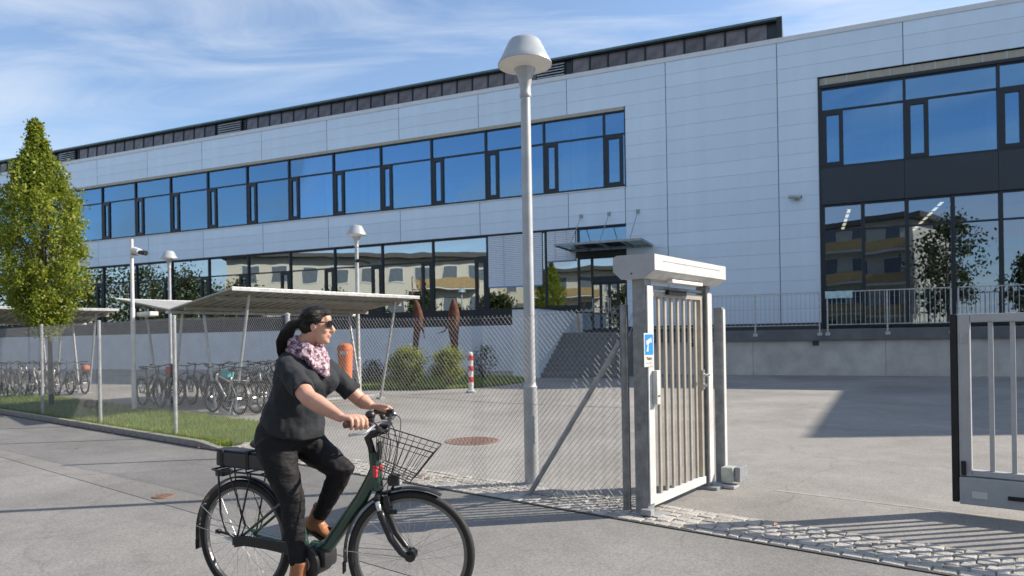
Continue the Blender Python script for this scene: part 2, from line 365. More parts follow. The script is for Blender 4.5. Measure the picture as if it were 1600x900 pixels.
# ------------------------------------------------------------------ ground
KT = -.30                                       # line of the kerb in front of the fence
g = MB(); g.slab([(-700, -700), (700, -700), (700, 700), (-700, 700)], -.6, -.02)
struct('ground', g, M_EARTH)
struct('road', MB().slab([(-60, -13), (40, -13), (40, -2.33), (-60, -2.33)], -.3, -.004), M_ROAD, FEN)
struct('pavement', MB().slab([(-60, -2.33), (40, -2.33), (40, KT), (-60, KT)], -.3, .0), M_PAVE, FEN)
struct('yard', MB().slab([(-70, KT + .02), (45, KT + .02), (45, 34), (-70, 60)], -.3, -.012), M_YARD, FEN)
struct('far_lawn', MB().slab([(-120, -60), (100, -60), (100, -13.2), (-120, -13.2)], -.3, -.006), M_TURF, FEN)

# kerb along the lawn: individual stones
kerb = put('kerb', None, None, FEN); kerb['kind'] = 'structure'
kst = MB().bbox((0, KT, -.1), (.985, KT + .10, .10), .012).mesh('kerb_stone', M_KERB)
for i in range(23): put('kerb_stone', kst, kerb, Matrix.Translation((-8.2 - i, 0, 0)))
ks = MB()                                      # the last stone drops down to the cobbles
ks.add([(-7.2, KT, -.1), (-6.2, KT, -.1), (-6.2, KT + .1, -.1), (-7.2, KT + .1, -.1), (-7.2, KT, .1), (-6.2, KT, .006), (-6.2, KT + .1, .006), (-7.2, KT + .1, .1)],
       [(0, 3, 2, 1), (4, 5, 6, 7), (0, 1, 5, 4), (1, 2, 6, 5), (2, 3, 7, 6), (3, 0, 4, 7)])
ks.build('sloping_kerb_stone', M_KERB, kerb)
MB().slab([(-31.5, KT - .075), (-6.3, KT - .03), (-6.3, KT - .001), (-31.5, KT - .001)], -.1, .006).build('dark_kerb_strip', mat('dark_strip', (.035, .033, .03), .85), kerb)  # thin dark strip added along the foot of the kerb front
MB().slab([(-6.19, KT - .012), (9, KT - .012), (9, KT + .016), (-6.19, KT + .016)], -.2, .009).build('steel_edging', mat('edging', (.05, .048, .045), .7), kerb)

# lawn strip with grass
def blades(mb, poly_fn, n, hmin, hmax, w):
    for _ in range(n):
        p = poly_fn()
        if p is None: continue
        x, y, z = p; h = random.uniform(hmin, hmax); a = random.uniform(0, 6.283); l = random.uniform(-.5, .5) * h
        dx, dy = math.cos(a) * w, math.sin(a) * w
        mb.add([(x - dx, y - dy, z), (x + dx, y + dy, z), (x + l * dy / w, y - l * dx / w, z + h)], [(0, 1, 2)])
def lawn_edge(s): return min(1.75, max(0, (-6.6 - s)) * 1.3) if s > -8.2 else 1.75 + .03 * (-8.2 - s)
lp = [(-6.7, KT + .1), (-6.75, .1), (-7.4, .95), (-8.2, 1.75), (-31, 2.4), (-31, KT + .1)]
struct('lawn', MB().slab(lp[::-1], -.1, .055), M_TURF, FEN)
def lp_fn():
    s = -6.7 - 24 * random.random() ** 1.7; t = random.uniform(KT + .1, 2.3)
    return (s, t, .05) if t < lawn_edge(s) + .05 else None
gb = MB(); blades(gb, lp_fn, 52000, .03, .085, .005)
o = stuff(gb.build('grass', M_GRASS)); o.matrix_local = FEN
lc = gnd(655, 606)
lpoly = [(lc.x + 3.6 * math.cos(a) * (1 + .08 * math.sin(3 * a)), lc.y + 2.6 + 3.4 * math.sin(a)) for a in [k * .2618 for k in range(24)]]
struct('shrub_lawn', MB().slab(lpoly, -.1, .05), M_TURF)
def lp2():
    a = random.uniform(0, 6.283); r = math.sqrt(random.random())
    return (lc.x + 3.6 * r * math.cos(a), lc.y + 2.6 + 3.4 * r * math.sin(a), .045)
gb = MB(); blades(gb, lp2, 22000, .04, .11, .012); stuff(gb.build('shrub_lawn_grass', M_GRASS))

# cobble strip along the fence
strip = put('cobble_strip', None, None, FEN); strip['kind'] = 'structure'
MB().slab([(-7.3, KT + .012), (9, KT + .012), (9, .37), (-7.3, .37)], -.1, .003).build('joint_bed', M_JOINT, strip)
def cobble(lx, ly, sd):
    rn = random.Random(sd); b = .013
    def j(q): return q * rn.uniform(-1, 1)
    base = [(-lx + j(.006), -ly + j(.006)), (lx + j(.006), -ly + j(.006)), (lx + j(.006), ly + j(.006)), (-lx + j(.006), ly + j(.006))]
    top = [(x * .88 + j(.004), y * .86 + j(.004)) for x, y in base]
    vs = [(x, y, -.03) for x, y in base] + [(x, y, .007 + j(.0025)) for x, y in base] + [(x, y, .012 + j(.003)) for x, y in top]
    fs = [(i + 4 * k, (i + 1) % 4 + 4 * k, (i + 1) % 4 + 4 * k + 4, i + 4 * k + 4) for k in (0, 1) for i in range(4)] + [(8, 9, 10, 11)]
    return vs, fs
cobs = []
for row in range(6):
    t = KT + .07 + row * .107; s = -7.2 + random.random() * .1
    while s < 7.5:
        l = random.uniform(.10, .155); cobs.append((s + l / 2, t + random.uniform(-.006, .006), l / 2 - .006)); s += l
CAMS = FEN.inverted() @ Vector((0, 0, 0))
def inview(c):
    p = FEN @ Vector((c[0], c[1], 0)); 
    return p.y > 2 and abs(p.x / p.y) < .76 and p.y < 40 and CAM_H / p.y < .36
vis = [c for c in cobs if inview(c)]; vis.sort(key=lambda c: (FEN @ Vector((c[0], c[1], 0))).y)
near = set(vis[:300]); meshes = {}
for i in range(12):
    vs_, fs_ = cobble(.5, .048, i); me = bpy.data.meshes.new('cobble'); me.from_pydata(vs_, [], fs_); me.materials.append(M_STONE); meshes[i] = me
restmb = MB()
for c in cobs:
    if c in near:
        i = random.randrange(12); k = random.Random(c[0]).randrange(12)
        vs_, fs_ = cobble(c[2], .047, random.randrange(999))
        me = MB().add(vs_, fs_).mesh('cobble', M_STONE); put('cobble', me, strip, Matrix.Translation((c[0], c[1], random.uniform(-.003, .004))) @ Matrix.Rotation(random.uniform(-.06, .06), 4, 'Z'))
    else:
        vs_, fs_ = cobble(c[2], .047, random.randrange(999)); restmb.add(vs_, fs_, Matrix.Translation((c[0], c[1], random.uniform(-.003, .004))))
stuff(restmb.build('more_cobbles', M_STONE2, strip))

# manhole covers
def manhole(loc, r, label, seed):
    th = thing('manhole_cover', label, 'manhole cover', Matrix.Translation(loc))
    MB().lathe([(r, -.05), (r, .006), (r * .90, .009), (r * .885, .002), (r * .88, -.05)], 40).build('cover_rim', M_RUSTC, th)
    MB().lathe([(r * .875, -.05), (r * .875, .003), (r * .86, .005)], 40).build('cover_plate', M_RUSTC, th)
    st = MB(); rn = random.Random(seed); k = r / 7
    for i in range(-6, 7):
        for j in range(-6, 7):
            if (i * i + j * j) < 36: st.box((i * k - k * .32, j * k - k * .32, .0045), (i * k + k * .32, j * k + k * .32, .0105))
    stuff(st.build('raised_pattern', M_RUSTC, th))
p = gnd(738, 688); manhole((p.x, p.y, -.010), .42, 'large round rusty brown manhole cover in the yard behind the fence', 1)
p = gnd(255, 776); manhole((p.x, p.y, .001), .105, 'small round rusty valve cover set in the pavement left of the rear wheel', 2)
# fallen leaves
lf = MB()
for px, py in ((690, 745), (693, 746), (660, 742), (175, 678), (155, 661), (310, 699), (322, 703), (668, 746), (1213, 818), (120, 700)):
    p = gnd(px, py, .03); a = random.uniform(0, 6); s_ = random.uniform(.025, .045)
    lf.add([(-s_, 0, .0), (0, -s_ * .5, .012), (s_, 0, .004), (0, s_ * .5, .014)], [(0, 1, 2), (0, 2, 3)], Matrix.Translation(p + Vector((0, 0, -.008))) @ Matrix.Rotation(a, 4, 'Z'))
stuff(lf.build('fallen_leaves', mat('dry_leaf', (.45, .17, .09), .7, island=.4)))

# ------------------------------------------------------------------ office building
ZT = dict(par=13.58, cap=13.38, ut=11.70, ub=8.20, lt=6.53, lb=2.87, pl=2.15, fl=1.75)
U0, US = -28.57, 4.502
UWING, UEND, ULEFT = 22.0, 42.0, -56.0
B = thing('office_building', 'long two-storey office building clad in pale metal panels with window bands', 'building', FAC)
gap = .007
pan_cache = {}
def panel(u0, u1, z0, z1):
    key = (round(u1 - u0, 3), round(z1 - z0, 3))
    if key not in pan_cache:
        pan_cache[key] = MB().box((.014, -.06, gap / 2), (key[0] - .014, -.01, key[1] - gap / 2)).mesh('cladding_panel', M_CLAD)
    put('cladding_panel', pan_cache[key], B, Matrix.Translation((u0, random.uniform(-.002, .002), z0)))
def cols(a, b):
    c = [a] + [U0 + US * i for i in range(-8, 14) if a + .05 < U0 + US * i < b - .05] + [b]
    return list(zip(c[:-1], c[1:]))
def clad(a, b, zs):
    for u0, u1 in cols(a, b):
        for z0, z1 in zip(zs[:-1], zs[1:]): panel(u0, u1, z0, z1)
def lin(a, b, n): return [a + (b - a) * i / n for i in range(n + 1)]
WEND, BLK = 5.60, 13.47
clad(ULEFT, UWING, lin(ZT['ut'] + .05, ZT['cap'], 3))
clad(ULEFT, WEND, lin(ZT['lt'] + .03, ZT['ub'] - .05, 3))
clad(WEND, BLK, lin(1.98, 6.53, 8) + lin(6.53, 8.2, 3)[1:] + lin(8.2, ZT['ut'] + .05, 6)[1:])
w = MB()                                         # structural wall behind the panels and between the window bands
for a, b, z0, z1 in ((ULEFT, UWING, ZT['ut'] + .05, ZT['par'] - .1), (ULEFT, WEND, ZT['lt'] + .03, ZT['ub'] - .05), (WEND, BLK, 0, ZT['ut'] + .05)):
    w.box((a, -.012, z0), (b, .35, z1))
w.build('wall', M_SEAM, B)
MB().box((ULEFT, -.085, ZT['cap']), (UWING, .45, ZT['par'])).build('parapet_cap', M_CAP, B)
MB().box((ULEFT, .0, ZT['ut'] - .10), (WEND + .03, -.075, ZT['ut'] + .05)).build('blind_box', M_BEIGEBAR, B)
MB().box((ULEFT, -.09, ZT['ub'] - .05), (WEND + .03, .10, ZT['ub'])).build('window_sill', M_CAP, B)
MB().box((ULEFT, -.07, ZT['lt'] - .03), (WEND + .03, .10, ZT['lt'] + .03)).build('lower_window_head', M_DARK, B)
MB().box((WEND, -.075, ZT['ub'] - .05), (WEND + .05, .12, ZT['ut'] + .05)).build('window_jamb', M_DARK, B)
# roof with strip of roof lights
MB().slab([(ULEFT, .3), (UWING, .3), (UWING, 22), (ULEFT, 22)], 13.2, 13.45).build('roof', M_CONCD, B)
STR0, STR1 = -52.0, 11.95
fa = MB(); fa.box((STR0, .02, 14.34), (STR1, 3.2, 14.47)); fa.box((STR0, .14, 13.45), (STR1, .30, 13.66)); fa.box((STR0, 3.0, 13.45), (STR1, 3.1, 14.34)); fa.box((STR0, .24, 13.66), (STR1, .28, 14.34))
fa.box((STR1, .12, 13.45), (STR1 + .22, 3.25, 14.53)); fa.build('roof_light_frame', M_ROOFDK, B)
MB().box((STR0, -.02, 14.39), (STR1, .017, 14.48)).build('gutter_edge', mat('teal_edge', (.10, .17, .17), .4, .3), B)
lou = [(-32.4, -30.9), (-18.4, -16.7), (1.45, 2.8)]
pane_me = MB().bbox((.04, 0, .0), (.806, .04, .66), .012).mesh('roof_light_pane', M_STRIP)
bar_me = MB().box((-.025, -.03, -.01), (.025, .06, .68)).mesh('roof_light_bar', M_ROOFDK)
x = -51.5
while x < STR1 - .85:
    inl = [l for l in lou if x + .83 > l[0] and x < l[1] + .35]
    if inl: x = inl[0][1] + .36; continue
    put('roof_light_pane', pane_me, B, Matrix.Translation((x, .13, 13.67)) @ Matrix.Rotation(R(-4), 4, 'X')); put('roof_light_bar', bar_me, B, Matrix.Translation((x, .12, 13.66)) @ Matrix.Rotation(R(-4), 4, 'X'))
    x += .846
for a, b in lou:
    lv = put('roof_louvre', MB().box((a, .18, 13.62), (b, .22, 14.33)).mesh('roof_louvre', M_DARK), B)
    sl = MB().add([(0, -.08, 0), (b - a, -.08, 0), (b - a, 0, .065), (0, 0, .065), (0, -.08, -.012), (b - a, -.08, -.012), (b - a, 0, .05), (0, 0, .05)], [(0, 1, 2, 3), (4, 7, 6, 5), (0, 4, 5, 1), (1, 5, 6, 2), (2, 6, 7, 3), (3, 7, 4, 0)]).mesh('louvre_slat', M_LOUVRE)
    for k in range(5): put('louvre_slat', sl, lv, Matrix.Translation((a, .13, 13.68 + k * .125)))
# window bays
win_cache = {}
def window(u0, u1, z0, z1, gm, vent='L', trans=.30, vw=.62, name='window', fw=.09, depth=.05):
    wd = round(u1 - u0, 3); key = (wd, round(z1 - z0, 3), gm.name, vent, trans, vw, fw)
    if key not in win_cache:
        H = z1 - z0; zt = H * (1 - trans); f = MB(); y0, y1 = depth - .05, depth + .07
        f.box((0, y0 - .03, 0), (fw, y1, H)); f.box((fw, y0, H - .06), (wd, y1, H)); f.box((fw, y0, 0), (wd, y1, .10))
        ps = []
        if trans > 0: f.box((fw, y0, zt - .04), (wd, y1, zt + .03)); ps.append((fw, wd, zt + .03, H - .06))
        else: zt = H - .02
        if vent:
            a = fw if vent == 'L' else wd - vw - .02; b = a + vw
            f.box((a, y0 - .015, .10), (a + .15, y1, zt - .04)); f.box((b - .15, y0 - .015, .10), (b, y1, zt - .04)); f.box((a + .15, y0 - .015, .10), (b - .15, y1, .25)); f.box((a + .15, y0 - .015, zt - .19), (b - .15, y1, zt - .04))
            ps.append((a + .15, b - .15, .25, zt - .19))
            if vent == 'L': ps.append((b, wd, .10, zt - .04))
            else: ps.append((fw, a, .10, zt - .04))
        else: ps.append((fw, wd, .10, zt - .04))
        win_cache[key] = (f.mesh('window', M_DARK), [MB().box((0, 0, 0), (b - a, .022, d - c)).mesh('pane', gm) for a, b, c, d in ps], ps)
    fm, pm, ps = win_cache[key]
    wn_ = put(name, fm, B, Matrix.Translation((u0, 0, z0)))
    for me, (a, b, c, d) in zip(pm, ps):
        put('pane', me, wn_, Matrix.Translation((a, depth + random.uniform(-.001, .001), c)) @ Matrix.Rotation(random.uniform(-.0025, .0025), 4, 'Z') @ Matrix.Rotation(random.uniform(-.003, .003), 4, 'X'))
    return wn_
UM = -22.27
for k in range(-11, 9):
    u0 = UM + 3.0 * k; u1 = u0 + 3.0
    if k == 8: u1 = UM + 27 - .12
    window(u0, u1, ZT['ub'], ZT['ut'] - .10, M_GLASS_UP, 'L', .30)
    if u1 < -1.0: window(u0, u1, ZT['lb'], ZT['lt'] - .03, M_GLASS_LO, 'R', .29)
window(UM + 27 - .12, WEND - .02, ZT['ub'], ZT['ut'] - .10, M_GLASS_UP, 'L', .30, .80)
# lower band: dark sill and white plinth
MB().box((ULEFT, -.05, ZT['pl']), (1.73, .25, ZT['lb'])).build('dark_sill_band', M_DARK, B)
for i, (u0, u1) in enumerate(cols(ULEFT, .45)): MB().box((u0 + .006, -.14, 0), (u1 - .006, .3, ZT['pl'] + .02)).build('plinth_panel', M_PLINTH, B)
# two blinded bays beside the entrance
window(-1.27, 1.73, ZT['lb'], ZT['lt'] - .03, M_GLASS_LO, None, .0)
window(1.73, 3.30, ZT['lb'] + .05, ZT['lt'] - .03, M_GLASS_LO, None, .34)
def blind(u0, u1, z0, z1):
    b = put('blind', MB().box((u0, -.05, z0 - .07), (u1, -.005, z0)).mesh('blind', mat('blind_rail', (.20, .30, .52), .4, .2)), B)
    n = int((z1 - z0) / .085); me = MB().add([(0, -.045, 0), (u1 - u0, -.045, 0), (u1 - u0, -.008, .078), (0, -.008, .078), (0, -.040, -.003), (u1 - u0, -.040, -.003), (u1 - u0, -.003, .075), (0, -.003, .075)], [(0, 1, 2, 3), (4, 7, 6, 5), (0, 4, 5, 1), (1, 5, 6, 2), (2, 6, 7, 3), (3, 7, 4, 0)]).mesh('slat', M_BLIND)
    for i in range(n): put('slat', me, b, Matrix.Translation((u0, 0, z0 + i * (z1 - z0) / n)))
    c = MB()
    for k in (.3, .7): c.bar((u0 + (u1 - u0) * k, -.052, z0), (u0 + (u1 - u0) * k, -.052, z1), .012)
    c.build('blind_cord', M_GREYP, b)
blind(-1.16, 1.60, 4.05, 6.48); blind(1.86, 3.24, 5.12, 6.48)
MB().box((1.735, -.05, 2.62), (3.30, .25, 2.92)).build('entrance_sill', M_DARK, B)
MB().box((1.0, -.14, 0), (3.52, .30, 2.62)).build('entrance_plinth', M_PLINTH, B)
# entrance: transom light, header, side light and door leaves
e = window(3.32, 5.60, 5.38, 6.50, M_GLASS_UP, None, .0, name='transom_window')
MB().box((3.30, -.06, 5.16), (5.62, .2, 5.36)).build('door_header', M_DARK, B)
window(3.32, 3.95, 1.78, 5.15, M_GLASS_LO, None, .0, name='side_light')
window(3.95, 5.60, 4.18, 5.15, M_GLASS_LO, None, .0, name='overdoor_window')
MB().box((3.95, -.05, 3.98), (5.60, .14, 4.17)).build('door_operator', M_DARK, B)
for k in range(4):
    a = 3.99 + k * .40; d = MB(); H = 2.18
    d.box((0, .0, 0), (.06, .08, H)); d.box((.34, .0, 0), (.40, .08, H)); d.box((.06, .0, 0), (.34, .08, .14)); d.box((.06, .0, H - .07), (.34, .08, H))
    dd = put('door', d.mesh('door', M_DARK), B, Matrix.Translation((a, 0, 1.79)))
    MB().box((.06, .03, .14), (.34, .05, H - .07)).build('pane', M_GLASS_LO, dd)
    MB().bar((.36 if k % 2 else .04, -.05, .9), (.36 if k % 2 else .04, -.05, 1.5), .025).build('door_handle', M_STEEL, dd)
# glazed entrance canopy on rods
can = put('entrance_canopy', MB().box((3.05, -2.3, 5.50), (6.75, -.07, 5.53)).mesh('entrance_canopy', M_GLASS_CAN), B)
fr = MB(); fr.box((3.05, -2.33, 5.46), (6.75, -2.30, 5.55)); fr.box((6.75, -2.33, 5.46), (6.79, -.07, 5.55)); fr.box((3.01, -2.33, 5.46), (3.05, -.07, 5.55)); fr.box((3.05, -.07, 5.44), (6.75, -.055, 5.57))
for q in (3.9, 4.9, 5.9): fr.box((q, -2.3, 5.44), (q + .05, -.07, 5.49))
fr.build('canopy_frame', M_GALVD, can)
for q in (3.55, 4.85, 6.15):
    MB().tube([(q, -.06, 7.05), (q, -1.75, 5.55)], .018, 6).build('rod', M_GALVD, can); MB().bbox((q - .08, -.10, 6.97), (q + .08, -.045, 7.13), .01).build('anchor_plate', M_GALVD, can)
# right hand glazed block
bb = MB(); bb.box((BLK, -.075, ZT['ut'] - .42), (UWING, .04, ZT['ut'] - .30)); bb.build('block_head', M_DARK, B)
MB().box((BLK, .02, ZT['ut'] - .30), (UWING, .06, ZT['ut'])).build('blind_cassette', M_BEIGEBAR, B)
for q in range(20): MB().box((BLK + .25 + q * .75, .0, ZT['ut'] - .30), (BLK + .31 + q * .75, .019, ZT['ut'])).build('cassette_bracket', M_GREYP, B)
MB().box((BLK - .02, -.08, 1.75), (BLK + .05, .2, ZT['ut'] + .05)).build('block_jamb', M_DARK, B)
ub_ = [BLK + .05, 16.43, 19.43, 22.0]
for a, b in zip(ub_[:-1], ub_[1:]): window(a, b, ZT['ub'] - .12, ZT['ut'] - .42, M_GLASS_UP, 'L', .28, .74)
for a, b in zip(ub_[:-1], ub_[1:]): MB().box((a + .006, -.07, ZT['lt'] + .12), (b - .006, .2, ZT['ub'] - .125)).build('spandrel_panel', M_SPAN, B)
lm = [BLK + .05, 14.93, 16.43, 17.93, 19.43, 20.93, 22.0]
for a, b in zip(lm[:-1], lm[1:]): window(a, b, 1.76, ZT['lt'] + .10, M_GLASS_R, None, .21, fw=.13)
MB().box((BLK, .21, 1.76), (UWING, .30, 1.80)).build('threshold', M_DARK, B)
# interiors
it = MB()
for a, b, z0, z1 in ((ULEFT, UWING, 8.0, 8.15), (ULEFT, UWING, ZT['ut'] + .06, ZT['ut'] + .2), (ULEFT, UWING, 6.62, 6.75), (ULEFT, UWING, 1.55, 1.74)): it.box((a, .36, z0), (b, 9.0, z1))
it.build('floor_slab', M_INT, B)
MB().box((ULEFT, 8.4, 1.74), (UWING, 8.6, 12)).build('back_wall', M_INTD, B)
MB().box((UWING, -.05, 0), (UWING + .3, 22, 13.3)).build('end_wall', M_CLAD, B)
for q in (-44.0, -35.0, -26.5, -23.0, -18.6, -14.2, -8.7, 2.6, 16.0, 19.2): MB().box((q, .30, 8.15), (q + .36, .66, ZT['ut'] + .06)).build('column', M_INT, B)
for q, z0, z1 in ((-19.7, 8.25, 11.3), (-16.3, 8.25, 11.3), (-13.7, 8.25, 11.3), (-8.1, 8.25, 11.5), (3.05, 8.25, 11.5), (-10.9, 8.3, 11.4)):
    c = MB(); pts = [(q + i * .05, .20 + .035 * math.sin(i * 1.9), 0) for i in range(16)]
    vs = [(x_, y_, z0) for x_, y_, _ in pts] + [(x_, y_, z1) for x_, y_, _ in pts] + [(x_, y_ + .01, z0) for x_, y_, _ in pts] + [(x_, y_ + .01, z1) for x_, y_, _ in pts]
    c.add(vs, [(i, i + 1, i + 17, i + 16) for i in range(15)] + [(i + 32, i + 48, i + 49, i + 33) for i in range(15)]); c.build('curtain', M_CURT, B)
rn = random.Random(5)
for k in range(-7, 9):                           # desk things standing on the window boards
    q = UM + 3 * k + rn.uniform(1.0, 2.6); kk = rn.random()
    pot = put('window_board_plant' if kk < .5 else 'desk_screen', (MB().lathe([(.07, 0), (.10, .2), (.10, .21)], 10, Matrix.Translation((q, .55, 8.3))) if kk < .5 else MB().bbox((q, .5, 8.4), (q + .5, .54, 8.72), .01).cbox((q + .25, .55, 8.3), (.2, .16, .2))).mesh('pot', M_WHITE if kk < .5 else M_INT), B)
    if kk < .5:
        lvz = MB()
        for i in range(40):
            p = Vector((q + rn.gauss(0, .16), .55 + rn.gauss(0, .08), 8.6 + rn.uniform(-.1, .5))); a = rn.uniform(0, 6); lvz.add([(-.09, 0, 0), (0, -.03, .01), (.09, 0, .03), (0, .03, .01)], [(0, 1, 2, 3)], Matrix.Translation(p) @ Matrix.Rotation(a, 4, 'Z') @ Matrix.Rotation(rn.uniform(-1, 1), 4, 'X'))
        stuff(lvz.build('leaves', M_DKLEAF, pot))
for q, n in ((14.55, 5), (17.75, 7)):            # rows of lit tubes under the ground floor ceiling
    for i in range(n):
        l = put('ceiling_light', MB().box((q - .09, .55 + i * 1.25, 6.50), (q + .09, 1.62 + i * 1.25, 6.60)).mesh('ceiling_light', M_WHITE), B); MB().box((q - .055, .6 + i * 1.25, 6.482), (q + .055, 1.40 + i * 1.25, 6.498)).build('tube', M_LIGHT, l)
# lower continuation of the building and its side wing, right of the frame
MB().box((UWING + .31, 0, 0), (UEND, 20, 12.1)).build('lower_block', M_CLAD, B)
WI = FAC.inverted()
wp = [WI @ Vector(p) for p in ((21.8, 13.2, 0), (44, 12.9, 0), (50, 24, 0), (27.7, 24.1, 0))]
MB().slab([(p.x, p.y) for p in wp], 0, 12.1).build('side_wing', M_CLAD, B)

# ------------------------------------------------------------------ entrance stairs, terrace, railings
st = thing('entrance_stairs', 'grey stone stairs rising to the glazed entrance between white walls', 'stairs', FAC)
for i in range(10):
    MB().bbox((3.26, -4.75 + i * .30, .175 * i), (6.45, (-4.75 + (i + 1) * .30 + .02) if i < 9 else -.15, .175 * (i + 1)), .012).build('step', M_STEP, st)
    if i: MB().box((3.27, -4.75 + i * .30 + .02, 0), (6.44, -4.75 + (i + 1) * .30, .175 * i - .002)).build('step_base', M_STEP, st)
cw = MB().bbox((2.16, -5.0, -.1), (3.24, -.16, 2.70), .01).build('cheek_wall', M_PLINTH, st)
MB().bbox((2.13, -5.03, 2.70), (3.27, -.16, 2.76), .008).build('wall_coping', M_DARK, st)
hr = thing('stair_handrail', 'pale tubular handrail on the right edge of the entrance stairs', 'handrail', FAC)
MB().tube([(6.35, -4.7, .95), (6.35, -4.55, 1.05), (6.35, -2.0, 2.62), (6.35, -.9, 2.75)], .024, 8).build('rail', M_GALV, hr)
MB().tube([(6.35, -4.55, .55), (6.35, -2.0, 2.15), (6.35, -.9, 2.25)], .015, 8).build('mid_rail', M_GALV, hr)
for y_, z_ in ((-4.5, .17), (-3.2, .9), (-2.0, 1.70), (-.95, 1.75)): MB().tube([(6.35, y_, z_), (6.35, y_, z_ + .90)], .02, 8).build('post', M_GALV, hr)
h2 = thing('wooden_plank', 'short tan wooden plank leaning at the top of the entrance stairs', 'plank', FAC)
MB().bar((3.72, -1.15, 1.75), (3.60, -.95, 2.55), .12, .03).build('board', mat('tan_wood', (.36, .25, .15), .7), h2)
TV = -2.25
te = thing('terrace', 'concrete terrace with dark slab edge along the right part of the building', 'terrace', FAC)
x = 6.5
while x < 34:
    x2 = min(x + 4.5, 34); MB().bbox((x + .004, TV, -.1), (x2 - .004, TV + .3, 1.30), .008).build('concrete_panel', M_CONC, te); x = x2
MB().bbox((6.46, TV - .14, 1.30), (34, -.10, 1.70), .012).build('slab', M_CONCD, te)
for q in (8.6, 13.1, 17.6, 22): MB().box((q, TV - .03, 1.10), (q + .22, TV + .01, 1.27)).build('drain_opening', M_SEAM, te)
for k, (a, b) in enumerate(((6.62, 13.35), (13.62, 17.5), (17.72, 24.5))):
    rl = thing('terrace_railing', ('pale steel railing in front of the blank panels, behind the gate', 'short pale steel railing in front of the lit ground floor windows', 'pale steel railing at the right edge of the picture behind the sliding gate')[k], 'railing', FAC, 'railing sections on the terrace')
    y_ = TV - .10
    MB().bar((a, y_, 3.06), (b, y_, 3.06), .05, .035).build('top_rail', M_GALV, rl); MB().bar((a, y_, 1.86), (b, y_, 1.86), .04, .03).build('bottom_rail', M_GALV, rl)
    n = max(2, round((b - a) / 1.95)); pm = MB().box((-.025, -.02, 1.62), (.025, .02, 3.04)).cbox((0, -.045, 1.52), (.16, .03, .10)).cbox((0, -.03, 1.60), (.05, .03, .2)).mesh('post', M_GALV)
    for i in range(n + 1): put('post', pm, rl, Matrix.Translation((a + (b - a) * i / n, y_, 0)))
    bm_ = MB().box((-.009, -.009, 1.88), (.009, .009, 3.04)).mesh('baluster', M_GALV); nb = int((b - a) / .155)
    for i in range(1, nb): put('baluster', bm_, rl, Matrix.Translation((a + (b - a) * i / nb, y_, 0)))
sg = thing('window_board', 'pale turquoise board hanging on the railing below the lit window', 'sign', FAC)
MB().bbox((13.55, TV - .14, 2.82), (14.45, TV - .125, 3.08), .004).build('board', mat('turquoise_board', (.42, .60, .62), .5), sg)
# camera on the blank facade
sc = thing('facade_camera', 'small grey security camera high on the blank panelled wall', 'security camera', FAC @ Matrix.Translation((12.62, -.07, 7.02)))
MB().bbox((-.09, -.06, -.10), (.09, .0, .10), .015).build('wall_plate', M_GREYP, sc); MB().tube([(0, -.06, 0), (0, -.22, -.02)], .03, 8).build('arm', M_GREYP, sc)
cm = MB().tube([(-.30, -.22, .04), (.16, -.26, -.02)], .075, 10).build('camera_body', M_GREYP, sc); MB().tube([(.16, -.26, -.02), (.19, -.263, -.025)], .055, 10).build('lens', M_BLACKP, sc)

# ------------------------------------------------------------------ chain link fence
def ftop(s):                                    # height of the mesh along the fence
    q = -s; pts = [(0, 1.86), (1.5, 1.81), (3, 1.83), (5.5, 1.93), (8.5, 2.0), (60, 2.02)]
    for (a, b), (c, d) in zip(pts[:-1], pts[1:]):
        if q <= c: return b + (d - b) * (q - a) / (c - a)
    return 2.0
fe = thing('chain_link_fence', 'galvanised chain link fence running from the gate along the pavement', 'fence', FEN)
def zig(s0, s1, p=.056):
    mb = MB(); H = 2.05; wr = .0019
    def base(s): return .02 if s > -6.8 else .07
    n0, n1 = math.floor((s0 - H * .9) / p), math.ceil((s1 + H * .9) / p)
    for sgn in (1, -1):
        for i in range(n0, n1):
            a = i * p; k = .9                                # s = a + sgn * k * z (diamonds a little taller than wide)
            za, zb = base(a), 2.1
            lo, hi = za, zb
            if sgn > 0: lo = max(lo, (s0 - a) / k); hi = min(hi, (s1 - a) / k)
            else: lo = max(lo, (a - s1) / k); hi = min(hi, (a - s0) / k)
            if hi - lo < .02: continue
            for _ in range(3): hi = min(hi, ftop(a + sgn * k * hi))
            if hi - lo < .02: continue
            p0, p1 = (a + sgn * k * lo, sgn * wr * .5, lo), (a + sgn * k * hi, sgn * wr * .5, hi)
            mb.tube([p0, p1], wr, 3, cap=False)
    return mb
posts = [-5.28, -8.54, -11.58, -14.68, -17.7, -20.8, -23.8]
bays = [(-5.28, -.04)] + [(b, a) for a, b in zip(posts[:-1], posts[1:])]
for a, b in bays:
    stuff(zig(a, b).build('wire_mesh', M_WIRE, fe))
    for zf in (.985, .5, .03):
        n = 10; MB().tube([(a + (b - a) * i / n, .004, ftop(a + (b - a) * i / n) * zf if zf > .1 else (.04 if a > -6 else .08)) for i in range(n + 1)], .0022, 4).build('tension_wire', M_WIRE, fe)
for q in posts:
    MB().tube([(q, .035, -.1), (q, .035, ftop(q) + .03)], .032, 12).build('post', M_GALV, fe)
    MB().lathe([(.036, ftop(q) + .02), (.036, ftop(q) + .04), (.001, ftop(q) + .055)], 12, Matrix.Translation((q, .035, 0))).build('post_cap', M_GALV, fe)
MB().tube([(-.02, .0, -.1), (-.02, .0, 1.86)], .037, 14).build('end_post', M_GALVP, fe)
MB().tube([(-1.12, -.02, .0), (-.06, -.02, 1.52)], .026, 10).build('brace', M_GALVD, fe)
MB().box((-.06, -.004, .04), (-.052, .004, 1.84)).build('tension_bar', M_GALV, fe)

